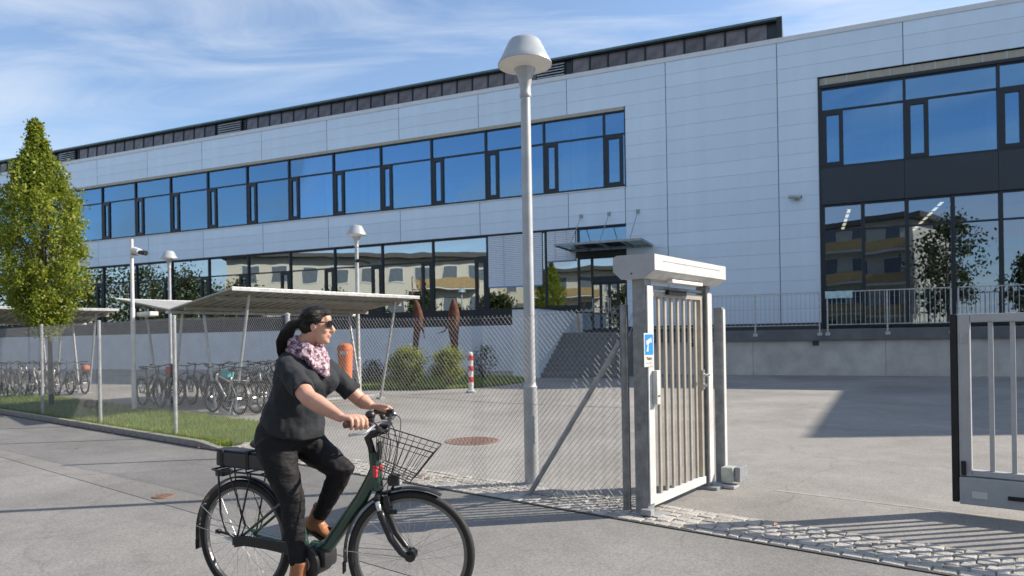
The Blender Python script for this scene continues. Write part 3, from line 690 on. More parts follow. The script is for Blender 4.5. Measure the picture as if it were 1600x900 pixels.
# ------------------------------------------------------------------ pedestrian gate with canopy
G0 = .16
ga = thing('pedestrian_gate', 'grey steel pedestrian gate with tan bars between two square posts', 'gate', FEN)
def colpost(s, t, z, wd=.125):
    mb = MB().bbox((s - wd / 2, t - wd / 2, -.05), (s + wd / 2, t + wd / 2, z), .006); return mb
colpost(G0, 0, 2.08).build('post', M_GALVP, ga)
MB().bbox((G0 + .0635, -.046, .10), (G0 + .078, .064, 2.02), .004).build('cover_strip', M_WHITE, ga)
MB().bbox((G0 - .10, -.10, -.02), (G0 + .17, .12, .018), .004).build('base_plate', M_GALVD, ga)
MB().bbox((G0 + .02, -.13, .018), (G0 + .12, -.065, .07), .006).build('base_bracket', M_GALVD, ga)
colpost(G0, 1.34, 2.07, .11).build('post', M_GALVP, ga)
MB().bbox((G0 + .056, 1.285, .06), (G0 + .072, 1.395, 2.0), .004).build('cover_strip', M_WHITE, ga)
MB().bbox((G0 - .09, 1.26, -.02), (G0 + .15, 1.46, .02), .004).build('base_plate', M_GALVD, ga)
lf_ = put('gate_leaf', None, ga)
fr = MB(); fr.box((G0 - .02, .085, .13), (G0 + .03, .115, 1.98)); fr.box((G0 - .02, 1.20, .13), (G0 + .03, 1.26, 1.98)); fr.box((G0 - .02, .115, 1.93), (G0 + .03, 1.20, 1.98)); fr.build('leaf_frame', M_SLAT, lf_)
MB().bbox((G0 - .025, .085, .055), (G0 + .04, 1.26, .128), .006).build('bottom_rail', M_WHITE, lf_)
slm = MB().bbox((G0 - .011, -.020, .13), (G0 + .011, .020, 1.93), .003).mesh('gate_slat', M_SLAT)
for i in range(8): put('gate_slat', slm, lf_, Matrix.Translation((0, .175 + i * .136, 0)))
MB().bbox((G0 - .03, .06, 2.00), (G0 + .02, 1.29, 2.03), .004).build('top_bar', M_GALVD, ga)
MB().bbox((G0 + .03, .40, 1.955), (G0 + .075, .78, 2.0), .008).build('door_closer', M_BLACKP, ga)
hd = MB().bbox((G0 + .03, 1.205, 1.02), (G0 + .05, 1.25, 1.22), .006).build('lock_plate', M_STEEL, lf_)
MB().tube([(G0 + .05, 1.225, 1.17), (G0 + .10, 1.225, 1.17), (G0 + .105, 1.11, 1.17)], .012, 8).build('door_handle', M_STEEL, lf_)
MB().tube([(G0 + .05, 1.225, 1.06), (G0 + .075, 1.225, 1.06)], .016, 10).build('lock_cylinder', M_STEEL, lf_)
for zz in (.35, 1.7): MB().tube([(G0 + .02, .075, zz), (G0 + .02, .075, zz + .12)], .014, 8).build('hinge', M_GALVD, lf_)
cn = thing('gate_canopy', 'white box canopy with chamfered lower edges on top of the gate posts', 'canopy', FEN)
prof = [(G0 - .20, 2.145), (G0 - .12, 2.075), (G0 + .10, 2.075), (G0 + .20, 2.14), (G0 + .20, 2.275), (G0 - .16, 2.285), (G0 - .20, 2.27)]
sh = MB(); sh.prism(prof, -.14, 1.46); o = sh.build('canopy_body', M_WHITE, cn)
MB().box((G0 + .200, .02, 2.222), (G0 + .203, 1.30, 2.228)).build('front_groove', M_GREYP, cn)
MB().prism([(x_ * 1.0 + (x_ - G0) * .012, z_ + (z_ - 2.18) * .02) for x_, z_ in prof], -.146, -.141).build('end_plate', M_GREYP, cn)
MB().bbox((G0 + .10, .30, 2.052), (G0 + .155, .98, 2.085), .008).build('lamp_tube', M_LAMPU, cn)
MB().tube([(G0 - .02, -.150, 2.12), (G0 - .02, -.144, 2.12)], .008, 8).build('screw', M_BLACKP, cn)
si = thing('notice_sign', 'white and blue video surveillance sign on the front gate post', 'sign', FEN)
SX = G0 + .0785
MB().bbox((SX, -.13, 1.305), (SX + .004, .045, 1.60), .001).build('plate', M_WHITE, si)
MB().box((SX + .0045, -.115, 1.41), (SX + .0052, .036, 1.588)).build('blue_field', M_BLUE, si)
pc = MB(); RX = Matrix(((0, 0, 1, SX + .0056), (1, 0, 0, -.04), (0, 1, 0, 1.50), (0, 0, 0, 1)))
pc.add([(-.045, -.005, 0), (.03, .02, 0), (.02, .055, 0), (-.055, .03, 0), (-.045, -.005, .0005), (.03, .02, .0005), (.02, .055, .0005), (-.055, .03, .0005)], [(4, 5, 6, 7), (0, 3, 2, 1)], RX)
pc.add([(-.05, -.06, .0003), (-.015, -.06, .0003), (-.01, .005, .0003), (-.025, .0, .0003)], [(0, 1, 2, 3)], RX); pc.add([(.032, .018, .0003), (.055, .015, .0003), (.04, .062, .0003), (.021, .056, .0003)], [(0, 1, 2, 3)], RX)
pc.build('camera_pictogram', M_WHITE, si)
def text(name, body, size, m, parent, M):
    c = bpy.data.curves.new('t', 'FONT'); c.body = body; c.size = size; c.align_x = 'CENTER'; c.extrude = .0003
    o = bpy.data.objects.new('t', c); COL.objects.link(o)
    me = bpy.data.meshes.new_from_object(o.evaluated_get(bpy.context.evaluated_depsgraph_get())); bpy.data.objects.remove(o)
    me.materials.clear(); me.materials.append(m); return put(name, me, parent, M)
text('lettering', 'Video', .042, M_BLACKP, si, Matrix(((0, 0, 1, SX + .0056), (1, 0, 0, -.042), (0, 1, 0, 1.366), (0, 0, 0, 1))))
MB().box((SX + .0045, -.095, 1.335), (SX + .005, .012, 1.342)).build('small_print', M_GREYP, si)
kb = thing('intercom_box', 'slim white card reader box on the front gate post below the sign', 'intercom', FEN)
MB().bbox((G0 + .079, .02, .97), (G0 + .125, .085, 1.27), .006).build('housing', M_WHITE, kb); MB().box((G0 + .1255, .03, 1.04), (G0 + .127, .075, 1.05)).build('slot', M_BLACKP, kb)
rp = thing('gate_receiver_post', 'slim grey receiver post of the sliding gate with a box at its foot', 'post', FEN)
MB().bbox((G0 + .02, 1.555, -.05), (G0 + .11, 1.645, 1.86), .006).build('post', M_GALVP, rp)
MB().bbox((G0 + .105, 1.57, .04), (G0 + .122, 1.63, 1.84), .003).build('cover_strip', M_WHITE, rp)
ft = MB().bbox((.275, 1.45, .045), (.40, 1.60, .20), .012).build('foot_box', mat('pale_green_grey', (.40, .44, .43), .5, .1), rp)
MB().bbox((.402, 1.50, .05), (.46, 1.72, .20), .006).build('receiver_plate', M_GALVD, rp)
MB().bbox((.12, 1.41, -.01), (.43, 1.56, .022), .006).build('base_plate', M_GREYP, rp)

# ------------------------------------------------------------------ sliding gate
SGS, SGT = 2.36, 1.62
sgt = thing('sliding_gate', 'wide pale grey sliding gate standing open at the right edge', 'gate', FEN)
MB().bbox((SGS - .055, SGT - .055, .09), (SGS - .004, SGT + .055, 1.72), .006).build('safety_edge', M_BLACK, sgt)
f_ = MB(); f_.bbox((SGS, SGT - .045, .32), (SGS + .09, SGT + .045, 1.72), .006); f_.build('end_stile', M_GREYP, sgt)
MB().bbox((SGS + .092, SGT - .043, 1.65), (8.2, SGT + .043, 1.718), .006).build('top_rail', M_GREYP, sgt)
MB().bbox((SGS + .092, SGT - .04, .325), (8.2, SGT + .04, .375), .005).build('lower_rail', M_GREYP, sgt)
MB().bbox((SGS, SGT - .065, .08), (8.2, SGT + .065, .315), .008).build('bottom_beam', mat('beam_paint', (.36, .39, .42), .45, .15, .06), sgt)
bm_ = MB().bbox((-.018, -.018, .376), (.018, .018, 1.649), .004).mesh('bar', M_GREYP)
q = SGS + .235
while q < 8.1: put('bar', bm_, sgt, Matrix.Translation((q, SGT, 0))); q += .152
MB().bbox((SGS + .015, SGT - .075, .33), (SGS + .05, SGT - .046, .45), .004).build('bump_stop', M_BLACK, sgt)
MB().bbox((SGS + .02, SGT - .052, 1.47), (SGS + .07, SGT - .046, 1.55), .002).build('plate', M_GALV, sgt)
MB().bbox((SGS + .09, SGT - .070, .14), (SGS + .20, SGT - .0655, .20), .002).build('type_plate', M_WHITE, sgt)
MB().bbox((SGS + .34, SGT - .075, .155), (SGS + .50, SGT - .0655, .19), .004).build('roller_slot', M_BLACK, sgt)
gr_ = put('guide_rail', MB().box((G0 + .6, SGT - .03, -.05), (10, SGT + .03, -.0095)).mesh('guide_rail', mat('rail_concrete', (.285, .27, .25), .85)), None, FEN); gr_['kind'] = 'structure'

# ------------------------------------------------------------------ street lamps
def lamp(loc, label, sc_=1.0, H=4.83):
    th = thing('street_lamp', label, 'street lamp', Matrix.Translation(loc), 'street lamps with hood shaped heads')
    s = H / 4.83
    smooth_angle(MB().lathe([(.075, -.05), (.075, 1.05), (.066, 1.06), (.060, 1.1), (.052, 4.18 * s), (.0, 4.18 * s)], 20).build('pole', M_LAMPP, th))
    smooth_angle(MB().lathe([(.056, 4.15 * s), (.062, 4.16 * s), (.062, 4.19 * s), (.056, 4.2 * s), (.058, 4.26 * s), (.075, 4.36 * s), (.115, 4.45 * s), (.118, 4.47 * s), (.0, 4.47 * s)], 20).build('neck', M_LAMPP, th))
    hz = 4.50 * s
    hood = smooth_angle(MB().lathe([(.292, hz), (.290, hz + .012), (.262, hz + .065), (.258, hz + .070), (.178, hz + .235), (.155, hz + .265), (.10, hz + .282), (.0, hz + .287)], 36).build('hood', M_LAMPH, th))
    smooth_angle(MB().lathe([(.0, hz + .06), (.09, hz + .055), (.20, hz + .035), (.286, hz + .004), (.284, hz - .002), (.11, hz - .045), (.105, hz + .02)], 36, None, False).build('diffuser', M_LAMPU, th))
    MB().bbox((-.04, -.079, .45), (.04, -.06, .75), .004).build('access_door', M_LAMPP, th)
    MB().lathe([(.13, -.02), (.13, .012), (.078, .02)], 20).build('base_collar', M_GALVD, th)
    return th
lamp(gnd(831, 757), 'tall grey street lamp with hooded head just behind the fence')
p = gnd(561, 617); l2 = lamp((p.x, p.y, 0), 'white street lamp in front of the lower windows with a small camera on its pole', 1, 4.95)
p = at(266, 500, 25.5); lamp((p.x, p.y, 0), 'far street lamp rising behind the left end of the bicycle shelter', 1, 5.05)
ca = thing('pole_camera', 'small dark camera on a bracket halfway up the middle street lamp', 'security camera', Matrix.Translation((W[l2.name].translation.x, W[l2.name].translation.y, 3.86)))
MB().tube([(0, -.05, 0), (.07, -.12, 0)], .05, 10).build('bracket', M_BLACKP, ca); MB().tube([(.10, -.12, .02), (.42, -.2, -.08)], .045, 10).build('camera_body', M_BLACKP, ca)
p = at(210, 643, 16.1)
cp = thing('camera_pole', 'slim white pole with a floodlight behind the fence at the left', 'pole', Matrix.Translation((p.x, p.y, 0)))
MB().lathe([(.05, -.05), (.05, 2.4), (.04, 2.42), (.038, 4.02), (.0, 4.02)], 14).build('pole', M_WHITE, cp)
fl = thing('floodlight', 'white floodlight with dark visor near the top of the slim white pole', 'floodlight', Matrix.Translation((p.x + .05, p.y - .02, 3.72)))
MB().bbox((0, -.08, -.08), (.10, .06, .09), .02).build('arm_bracket', M_BLACKP, fl); MB().tube([(.06, -.06, .02), (.22, -.14, -.02)], [.09, .075], 12).build('housing', M_WHITE, fl); MB().tube([(.22, -.14, -.03), (.40, -.20, -.06)], [.05, .06], 10).build('visor', M_BLACKP, fl)

# ------------------------------------------------------------------ bicycle shelters (butterfly roofs across the fence line)
def shelter(M, label):
    th = thing('bicycle_shelter', label, 'bicycle shelter', M, 'bicycle shelters behind the fence')
    L, wd, zh, zv = 5.3, 2.75, 2.72, 2.38      # local: y along the shelter, x across; high edge at x = 0
    def wing(xa, za, xb, zb, nm):
        mb = MB(); mb.add([(xa, 0, za), (xa, L, za), (xb, L, zb), (xb, 0, zb), (xa, 0, za - .035), (xa, L, za - .035), (xb, L, zb - .035), (xb, 0, zb - .035)],
               [(0, 3, 2, 1) if xa > xb else (0, 1, 2, 3), (4, 5, 6, 7), (0, 1, 5, 4), (1, 2, 6, 5), (2, 3, 7, 6), (3, 0, 4, 7)])
        return mb.build(nm, M_ROOFT, th)
    rf = wing(0, zh, -wd, zv, 'roof'); r2 = wing(-wd - .02, zv, -2 * wd, zh + .02, 'roof')
    for r_, xa, za, xb, zb in ((rf, 0, zh, -wd, zv), (r2, -wd - .02, zv, -2 * wd, zh + .02)):
        n = 22; pm = MB()
        for i in range(n):                     # corrugated underside
            y0 = .03 + (L - .06) * i / n; y1 = y0 + (L - .06) / n * .5
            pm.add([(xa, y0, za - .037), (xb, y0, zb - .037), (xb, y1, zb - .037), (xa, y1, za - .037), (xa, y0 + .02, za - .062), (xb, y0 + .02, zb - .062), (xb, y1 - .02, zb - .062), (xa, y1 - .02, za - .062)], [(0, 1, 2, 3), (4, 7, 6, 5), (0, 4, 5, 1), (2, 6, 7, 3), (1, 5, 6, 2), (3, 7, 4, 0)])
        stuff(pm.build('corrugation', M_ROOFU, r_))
        for q in (.25, .75):
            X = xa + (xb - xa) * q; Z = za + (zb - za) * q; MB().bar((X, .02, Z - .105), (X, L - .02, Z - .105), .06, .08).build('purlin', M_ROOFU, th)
    MB().bbox((0, -.02, zh - .07), (.03, L + .02, zh + .01), .006).build('fascia', M_GALV, th); MB().bbox((-2 * wd - .03, -.02, zh - .05), (-2 * wd, L + .02, zh + .03), .006).build('fascia', M_GALV, th)
    MB().bbox((-wd - .09, -.05, zv - .11), (-wd + .07, L + .05, zv - .045), .01).build('gutter', M_GALV, th)
    for y_ in (.55, L - .55):
        for x0, x1 in ((-.95, -.30), (-1.75, -2.25), (-wd - 1.0, -wd - .5), (-2 * wd + .95, -2 * wd + .30)):
            z1 = zh - (zh - zv) * (abs(x1) / wd if abs(x1) < wd else (2 * wd - abs(x1)) / wd) - .1
            MB().tube([(x0, y_, .0), (x1, y_, z1)], .033, 10).build('post', M_GALV, th); MB().bbox((x0 - .09, y_ - .09, -.02), (x0 + .09, y_ + .09, .03), .006).build('foot_plate', M_GALVD, th)
    for x0 in (-.95, -2 * wd + .95): MB().bar((x0, .55, .12), (x0, L - .55, .12), .05, .05).build('bike_rail', M_GALV, th)
    for y_ in (.9, L - .9):
        MB().bbox((-wd - .35, y_ - .09, zv - .08), (-wd + .35, y_ + .09, zv - .0), .02).build('light_fitting', M_LAMPU, th) if False else None
    return th
PSH = at(363, 452, 14.3)
SHM = Matrix.Translation((PSH.x, PSH.y, 0)) @ FEN.to_3x3().to_4x4()
shelter(SHM, 'open steel bicycle shelter with butterfly roof, right of the leftmost tree')
SHM2 = Matrix.Translation((PSH.x - 10.3, PSH.y + 4.0, 0)) @ FEN.to_3x3().to_4x4()
shelter(SHM2, 'farther bicycle shelter partly hidden behind the columnar tree')
for M_, dn in ((SHM, 'nearer'), (SHM2, 'farther')):
    sl_ = thing('shelter_light', 'pale box light at the valley end of the %s bicycle shelter roof' % dn, 'light', M_ @ Matrix.Translation((-3.3, -.25, 2.27)))
    MB().bbox((-.35, -.1, -.05), (.35, .1, .05), .02).build('housing', M_WHITE, sl_); MB().bbox((-.30, -.07, -.065), (.30, .07, -.051), .004).build('diffuser', M_LAMPU, sl_)

# ------------------------------------------------------------------ bits of yard furniture
p = gnd(736, 613)
bo = thing('bollard', 'white bollard with red bands standing in the yard beside the shrubs', 'bollard', Matrix.Translation((p.x, p.y, 0)))
MB().lathe([(.075, 0), (.075, 1.12), (.06, 1.17), (.0, 1.19)], 16).build('shaft', M_WHITE, bo)
for z in (.30, .62, .93): MB().lathe([(.0765, z), (.078, z + .002), (.078, z + .148), (.0765, z + .15)], 16, None, False).build('red_band', M_RED, bo)
MB().lathe([(.15, 0), (.15, .04), (.09, .07)], 16).build('foot', M_GREYP, bo)
p = at(540, 590, 18.8)
bi = thing('litter_bin', 'orange litter bin on a post just beyond the rider', 'litter bin', Matrix.Translation((p.x, p.y, 0)))
smooth_angle(MB().lathe([(.15, .52), (.17, .50), (.205, 1.30), (.21, 1.36), (.19, 1.44), (.12, 1.49), (.0, 1.50)], 20).build('body', M_ORANGE, bi))
MB().tube([(-.02, .24, -.05), (-.02, .24, 1.42)], .03, 8).build('post', M_GALVD, bi)
MB().box((-.10, -.205, 1.20), (.10, -.186, 1.29)).build('white_label', M_WHITE, bi); MB().lathe([(.207, 1.315), (.215, 1.32), (.215, 1.345), (.207, 1.35)], 20, None, False).build('rim', M_ORANGE, bi)
p = gnd(140, 640, .05)
bs = thing('dark_boulder', 'small dark boulder on the grass behind the fence below the tree', 'boulder', Matrix.Translation((p.x, p.y, .03)))
me = remesh(MB().ball((0, 0, .14), (.13, .10, .13), 12).ball((.07, .03, .10), (.09, .09, .10), 10), .02, mat('dark_stone', (.012, .012, .013), .9, bump=.5), 2, .05, .2); put('stone', me, bs)
# rusty sculptures
def sculpt(px, y, label, parts):
    q = at(px, 590, y); th = thing('rusty_sculpture', label, 'sculpture', Matrix.Translation((q.x, q.y, 0)), 'rusty steel sculptures behind the shrubs')
    mb = MB()
    for pts, r in parts: mb.tube(pts, [q * .72 for q in r] if isinstance(r, list) else r, 10)
    put('figure', remesh(mb, .03, M_RUST, 2, .03, .2), th); MB().bbox((-.3, -.25, -.05), (.3, .25, .03), .01).build('base_plate', M_RUST, th)
sculpt(653, 24.0, 'slender rusty steel sculpture with an open frame above its body', [([(-.12, 0, 0), (-.10, 0, .7), (-.05, 0, 1.5), (.0, 0, 2.0)], [.07, .10, .15, .17]), ([(.0, 0, 1.9), (.06, 0, 2.35), (.0, 0, 2.75), (-.05, 0, 2.95)], [.17, .24, .17, .07]), ([(-.14, 0, 2.9), (-.15, 0, 3.75), (.17, 0, 3.72), (.16, 0, 3.1), (-.12, 0, 3.05)], .032), ([(.12, 0, 2.3), (.2, .02, 1.9), (.26, .03, 1.6)], [.08, .05, .04])])
sculpt(710, 24.0, 'broad rusty steel sculpture with a rounded body on a narrow stem', [([(.06, 0, 0), (.04, 0, .8), (.02, 0, 1.45)], [.08, .10, .20]), ([(.02, 0, 1.35), (.0, 0, 1.9), (.02, 0, 2.4), (.02, 0, 2.75), (.0, 0, 2.98)], [.18, .27, .28, .2, .04]), ([(-.2, 0, 2.1), (-.30, .0, 1.85), (-.6, .03, 1.75)], [.09, .05, .03])])

# ------------------------------------------------------------------ plants
def leafcloud(mb, centers, n, spread, size, up=.3, squash=1.0):
    for _ in range(n):
        c, s = centers[random.randrange(len(centers))]
        p = Vector((c[0] + random.gauss(0, spread * s), c[1] + random.gauss(0, spread * s), c[2] + random.gauss(0, spread * s * squash)))
        l = size * random.uniform(.6, 1.25); d = Vector((random.gauss(0, 1), random.gauss(0, 1), random.gauss(up, 1))).normalized(); sd = d.orthogonal().normalized()
        sd = (Matrix.Rotation(random.uniform(0, 6.28), 3, d) @ sd) * l * .30
        mb.add([p, p + d * l * .5 + sd, p + d * l, p + d * l * .5 - sd], [(0, 1, 2), (0, 2, 3)])
def interp(tab, z):
    for (a, b), (c, d) in zip(tab[:-1], tab[1:]):
        if a <= z <= c: return b + (d - b) * (z - a) / (c - a)
    return 0
TP = at(72, 600, 17.5)
tr = thing('columnar_tree', 'tall narrow green hornbeam tree with a pointed crown at the left', 'tree', Matrix.Translation((TP.x, TP.y, 0)))
prof_t = [(2.0, .24), (2.22, .44), (2.52, .64), (2.94, .84), (3.45, .98), (4.1, 1.05), (4.65, 1.02), (5.1, .92), (5.5, .76), (5.85, .57), (6.2, .38), (6.5, .24), (6.8, .13), (7.25, .03)]
tk = MB(); tk.tube([(.13, 0, -.1), (.12, 0, 1.2), (.10, .02, 2.4), (.0, 0, 4.2), (-.05, 0, 6.2), (-.08, 0, 7.1)], [.06, .052, .048, .038, .02, .008], 10); tk.build('trunk', mat('dark_bark', (.06, .05, .042), .9, bump=.6, bscale=25), tr, smooth=True)
lm_ = MB(); cen = []
for i in range(34):
    a = random.uniform(0, 6.28); z0 = random.uniform(2.0, 4.8); z1 = min(7.0, z0 + random.uniform(.9, 2.0)); r1 = interp(prof_t, z1) * random.uniform(.6, .95)
    lm_.tube([(.05, 0, z0), (r1 * .55 * math.cos(a), r1 * .55 * math.sin(a), z0 + (z1 - z0) * .45), (r1 * math.cos(a), r1 * math.sin(a), z1)], [.022, .014, .005], 5)
lm_.build('limbs', M_BARK, tr)
for i in range(620):
    z = random.uniform(2.05, 7.0) if i % 6 else random.uniform(5.6, 7.15); r = interp(prof_t, z) * (random.random() ** .42); a = random.uniform(0, 6.28)
    r *= 1 + .13 * math.sin(a * 3 + z * 2.2)
    cen.append(((r * math.cos(a) - .03 * (z - 2), r * math.sin(a), z + random.uniform(-.1, .1)), random.uniform(.5, 1.15) * (1 if z < 6 else .6)))
cr = MB(); leafcloud(cr, cen, 46000, .090, .086, .6, 1.7); stuff(cr.build('crown', M_TREELEAF, tr))
def shrub(px, py, y, r, h, m, label, n=7000, ls=.07, name='shrub'):
    q = at(px, py, y); th = thing(name, label, 'shrub', Matrix.Translation((q.x, q.y, 0)))
    sm_ = MB()
    for i in range(9):
        a = random.uniform(0, 6.28); sm_.tube([(0, 0, 0), (r * .4 * math.cos(a), r * .4 * math.sin(a), h * .45), (r * .75 * math.cos(a), r * .75 * math.sin(a), h * .8)], [.02, .013, .005], 5)
    sm_.build('stems', M_BARK, th); cs = []
    for i in range(90):
        a = random.uniform(0, 6.28); b = random.uniform(-.9, 1.57); rr = random.random() ** .3
        cs.append(((r * .88 * rr * math.cos(a) * math.cos(b), r * .88 * rr * math.sin(a) * math.cos(b), h * .52 + h * .44 * rr * math.sin(b)), random.uniform(.6, 1.1)))
    fo = MB(); leafcloud(fo, cs, n, .085, ls, .3); stuff(fo.build('foliage', m, th))
shrub(638, 600, 22.3, .74, 1.36, M_SHRUB, 'rounded yellow green shrub nearest to the shelter post, in front of the white wall')
shrub(701, 600, 22.0, .60, 1.26, M_SHRUB, 'rounded yellow green shrub beside the red and white bollard', 6000)
shrub(757, 590, 24.5, .55, 1.35, M_DKLEAF, 'dark loose shrub against the white wall left of the tall lamp', 900)
shrub(585, 600, 24.8, .6, .8, M_DKLEAF, 'low dark shrub behind the orange litter bin', 1200)

# ------------------------------------------------------------------ bicycles
def arc(cx, cz, r, a0, a1, n, y=0): return [(cx + r * math.cos(R(a0 + (a1 - a0) * i / n)), y, cz + r * math.sin(R(a0 + (a1 - a0) * i / n))) for i in range(n + 1)]
def ring(cx, cz, r, n, y=0): return [(cx + r * math.cos(2 * math.pi * i / n), y, cz + r * math.sin(2 * math.pi * i / n)) for i in range(n)]
WR = .355
def simple_bike():
    d = {}
    d['tyre'] = MB().tube(ring(0, WR, WR - .022, 24), .025, 6, closed=True).mesh('tyre', M_BLACK, True)
    d['rim'] = MB().tube(ring(0, WR, WR - .05, 24), (.012), 5, closed=True).mesh('rim', mat('dark_rim', (.10, .10, .105), .4, .5), True)
    s = MB()
    for i in range(18):
        a = 2 * math.pi * i / 18; s.tube([(.02 * math.cos(a + 1), .03 if i % 2 else -.03, WR + .02 * math.sin(a + 1)), ((WR - .05) * math.cos(a), 0, WR + (WR - .05) * math.sin(a))], .0016, 3, cap=False)
    s.tube([(0, -.06, WR), (0, .06, WR)], .022, 8); d['spokes'] = s.mesh('spokes', M_STEEL)
    f = MB(); bb = (.46, 0, .29); hd0, hd1 = (.93, 0, .88), (.97, 0, .70); st_ = (.33, 0, .82)
    f.tube([hd0, hd1], .022, 8); f.tube([(.95, 0, .76), bb], .022, 8); f.tube([(.935, 0, .85), (.37, 0, .70)], .017, 8); f.tube([bb, st_], .018, 8)
    for y in (-.05, .05): f.tube([(.0, y, WR), bb], .011, 6); f.tube([(.0, y, WR), (.35, y * .3, .74)], .009, 6)
    d['frame'] = f.mesh('frame', M_GREEN, True)
    f = MB(); f.tube([(.935, 0, .86), (.92, 0, .99)], .016, 8); f.tube([(.80, -.29, 1.03), (.88, -.22, 1.04), (.93, -.08, 1.0), (.93, .08, 1.0), (.88, .22, 1.04), (.80, .29, 1.03)], .013, 6)
    for y in (-1, 1): f.tube([(.80, .29 * y, 1.03), (.70, .30 * y, 1.02)], .019, 8)
    d['handlebar'] = f.mesh('handlebar', M_PLAST, True)
    f = MB()
    for y in (-.05, .05): f.tube([(.975, y, .70), (1.0, y, .6), (1.07, y, WR)], .013, 6)
    f.tube([(.972, -.05, .70), (.972, .05, .70)], .015, 6); d['fork'] = f.mesh('fork', M_BLACKP, True)
    f = MB(); f.tube([(.33, 0, .80), (.31, 0, .93)], .014, 6); f.loft([((.14, 0, .965), (0, .075, 0), (0, 0, .02)), ((.2, 0, .965), (0, .085, 0), (0, 0, .03)), ((.3, 0, .96), (0, .05, 0), (0, 0, .03)), ((.42, 0, .955), (0, .02, 0), (0, 0, .022))], 10); d['saddle'] = f.mesh('saddle', M_PLAST, True)
    for nm, cx, a0, a1 in (('mudguard', 0, 30, 185), ('front_mudguard', 1.07, 55, 195)):
        f = MB(); p = arc(cx, WR, WR + .022, a0, a1, 14); f.tube(p, (.004), 4); f = MB()
        vs = []; [vs.extend([(x_, -.027, z_), (x_, .027, z_)]) for x_, _, z_ in p]; vs2 = [(x_ , y_, z_ + .003) for x_, y_, z_ in vs]
        k = len(p); f.add(vs, [(2 * i, 2 * i + 1, 2 * i + 3, 2 * i + 2) for i in range(k - 1)]); f.add(vs2, [(2 * i, 2 * i + 2, 2 * i + 3, 2 * i + 1) for i in range(k - 1)]); d[nm] = f.mesh(nm, M_PLAST)
    f = MB()
    for y in (-.055, .055): f.tube([(.3, y, .74), (-.22, y, .75)], .006, 5); f.tube([(-.12, y, .75), (0, y, WR)], .005, 5); f.tube([(.05, y, .75), (0, y, WR)], .005, 5)
    for q in (.2, .05, -.1, -.22): f.tube([(q, -.055, .75), (q, .055, .75)], .005, 5)
    d['rack'] = f.mesh('rack', M_BLACKP)
    f = MB(); f.lathe([(.09, -.004), (.09, .004)], 20, Matrix.Translation((.46, -.055, .29)) @ Matrix.Rotation(R(90), 4, 'X')); f.bar((.46, -.07, .29), (.56, -.07, .15), .02); f.bar((.46, .07, .29), (.36, .07, .43), .02); f.cbox((.56, -.12, .15), (.09, .09, .02)); f.cbox((.36, .12, .43), (.09, .09, .02)); d['crankset'] = f.mesh('crankset', M_PLAST)
    f = MB(); f.tube([(.13, .07, .32), (.05, .2, .01)], .01, 6); d['kickstand'] = f.mesh('kickstand', M_STEEL)
    return d
SB = simple_bike()
FRM = [(mat('frame_' + n, c, .3, .2, .08), w) for n, c, w in (('black', (.02, .02, .022), 'black'), ('grey', (.13, .135, .14), 'dark grey'), ('silver', (.42, .43, .44), 'silver'), ('blue', (.03, .07, .20), 'dark blue'), ('red', (.38, .03, .03), 'red'), ('white', (.65, .65, .63), 'white'), ('green', (.05, .10, .05), 'dark green'))]
ORD = ['first', 'second', 'third', 'fourth', 'fifth', 'sixth', 'seventh', 'eighth', 'ninth', 'tenth', 'eleventh', 'twelfth']
rn = random.Random(11)
def park(M, fm, label):
    t = thing('parked_bicycle', label, 'bicycle', M, 'bicycles parked under the shelters')
    for nm, me in SB.items():
        if nm in ('tyre', 'rim', 'spokes'):
            for x in (0, 1.07): put(nm, me, t, Matrix.Translation((x, 0, 0)) @ Matrix.Rotation(rn.uniform(0, 1), 4, 'Y') if False else Matrix.Translation((x, 0, 0)))
        else:
            if nm in ('rack', 'front_mudguard') and rn.random() < .25: continue
            o = put(nm, me, t)
            if nm == 'frame': o.material_slots[0].link = 'OBJECT'; o.material_slots[0].material = fm
    return t
parked = {}
for S_, dn in ((SHM, 'nearer'), (SHM2, 'farther')):
    for side in ('right', 'left'):
        n = 12 if side == 'left' or dn == 'farther' else 6
        for i in range(n):
            if rn.random() < .05: continue
            fm, wn2 = FRM[rn.choices(range(7), (6, 5, 3, 3, 1, 1, 1))[0]]
            y = .36 + i * .41 + rn.uniform(-.07, .07)
            x, yaw = (-.55, math.pi) if side == 'right' else (-4.95, 0)
            flip = rn.random() < .3
            if flip: x += -1.07 if side == 'right' else 1.07; yaw += math.pi
            M = S_ @ Matrix.Translation((x + rn.uniform(-.12, .12), y, 0)) @ Matrix.Rotation(yaw + rn.uniform(-.1, .1), 4, 'Z') @ Matrix.Rotation(rn.uniform(.03, .10), 4, 'X')
            parked[(dn, side, i)] = park(M, fm, '%s bicycle, %s from the pavement in the %s row of the %s shelter' % (wn2, ORD[i], side, dn))
def bag(M, nm, m, label, size):
    t = thing(nm, label, 'bag', M); mb = MB().bbox((-size[0] / 2, -size[1] / 2, 0), (size[0] / 2, size[1] / 2, size[2]), min(size) * .25)
    put('pouch', remesh(mb, .02, m, 3, .03, .12), t); MB().tube([(-.08, 0, size[2] - .01), (-.04, 0, size[2] + .06), (.04, 0, size[2] + .06), (.08, 0, size[2] - .01)], .008, 6).build('strap', M_PLAST, t)
def on_bike(k, x, y, z):                        # the bike of a row that stands where the photo shows the bag
    def px(b): q = W[b.name] @ Vector((x, y, z)); return CX + F * q.x / q.y
    b = min((v for kk, v in parked.items() if kk[:2] == k[:2]), key=lambda v: abs(px(v) - k[2])); return W[b.name] @ Matrix.Translation((x, y, z))
bag(on_bike(('nearer', 'left', 246), .05, 0, .765), 'pannier_bag', mat('bag_red', (.62, .05, .06), .6), 'bright red bag on the rack of a bicycle under the shelter', (.36, .2, .22))
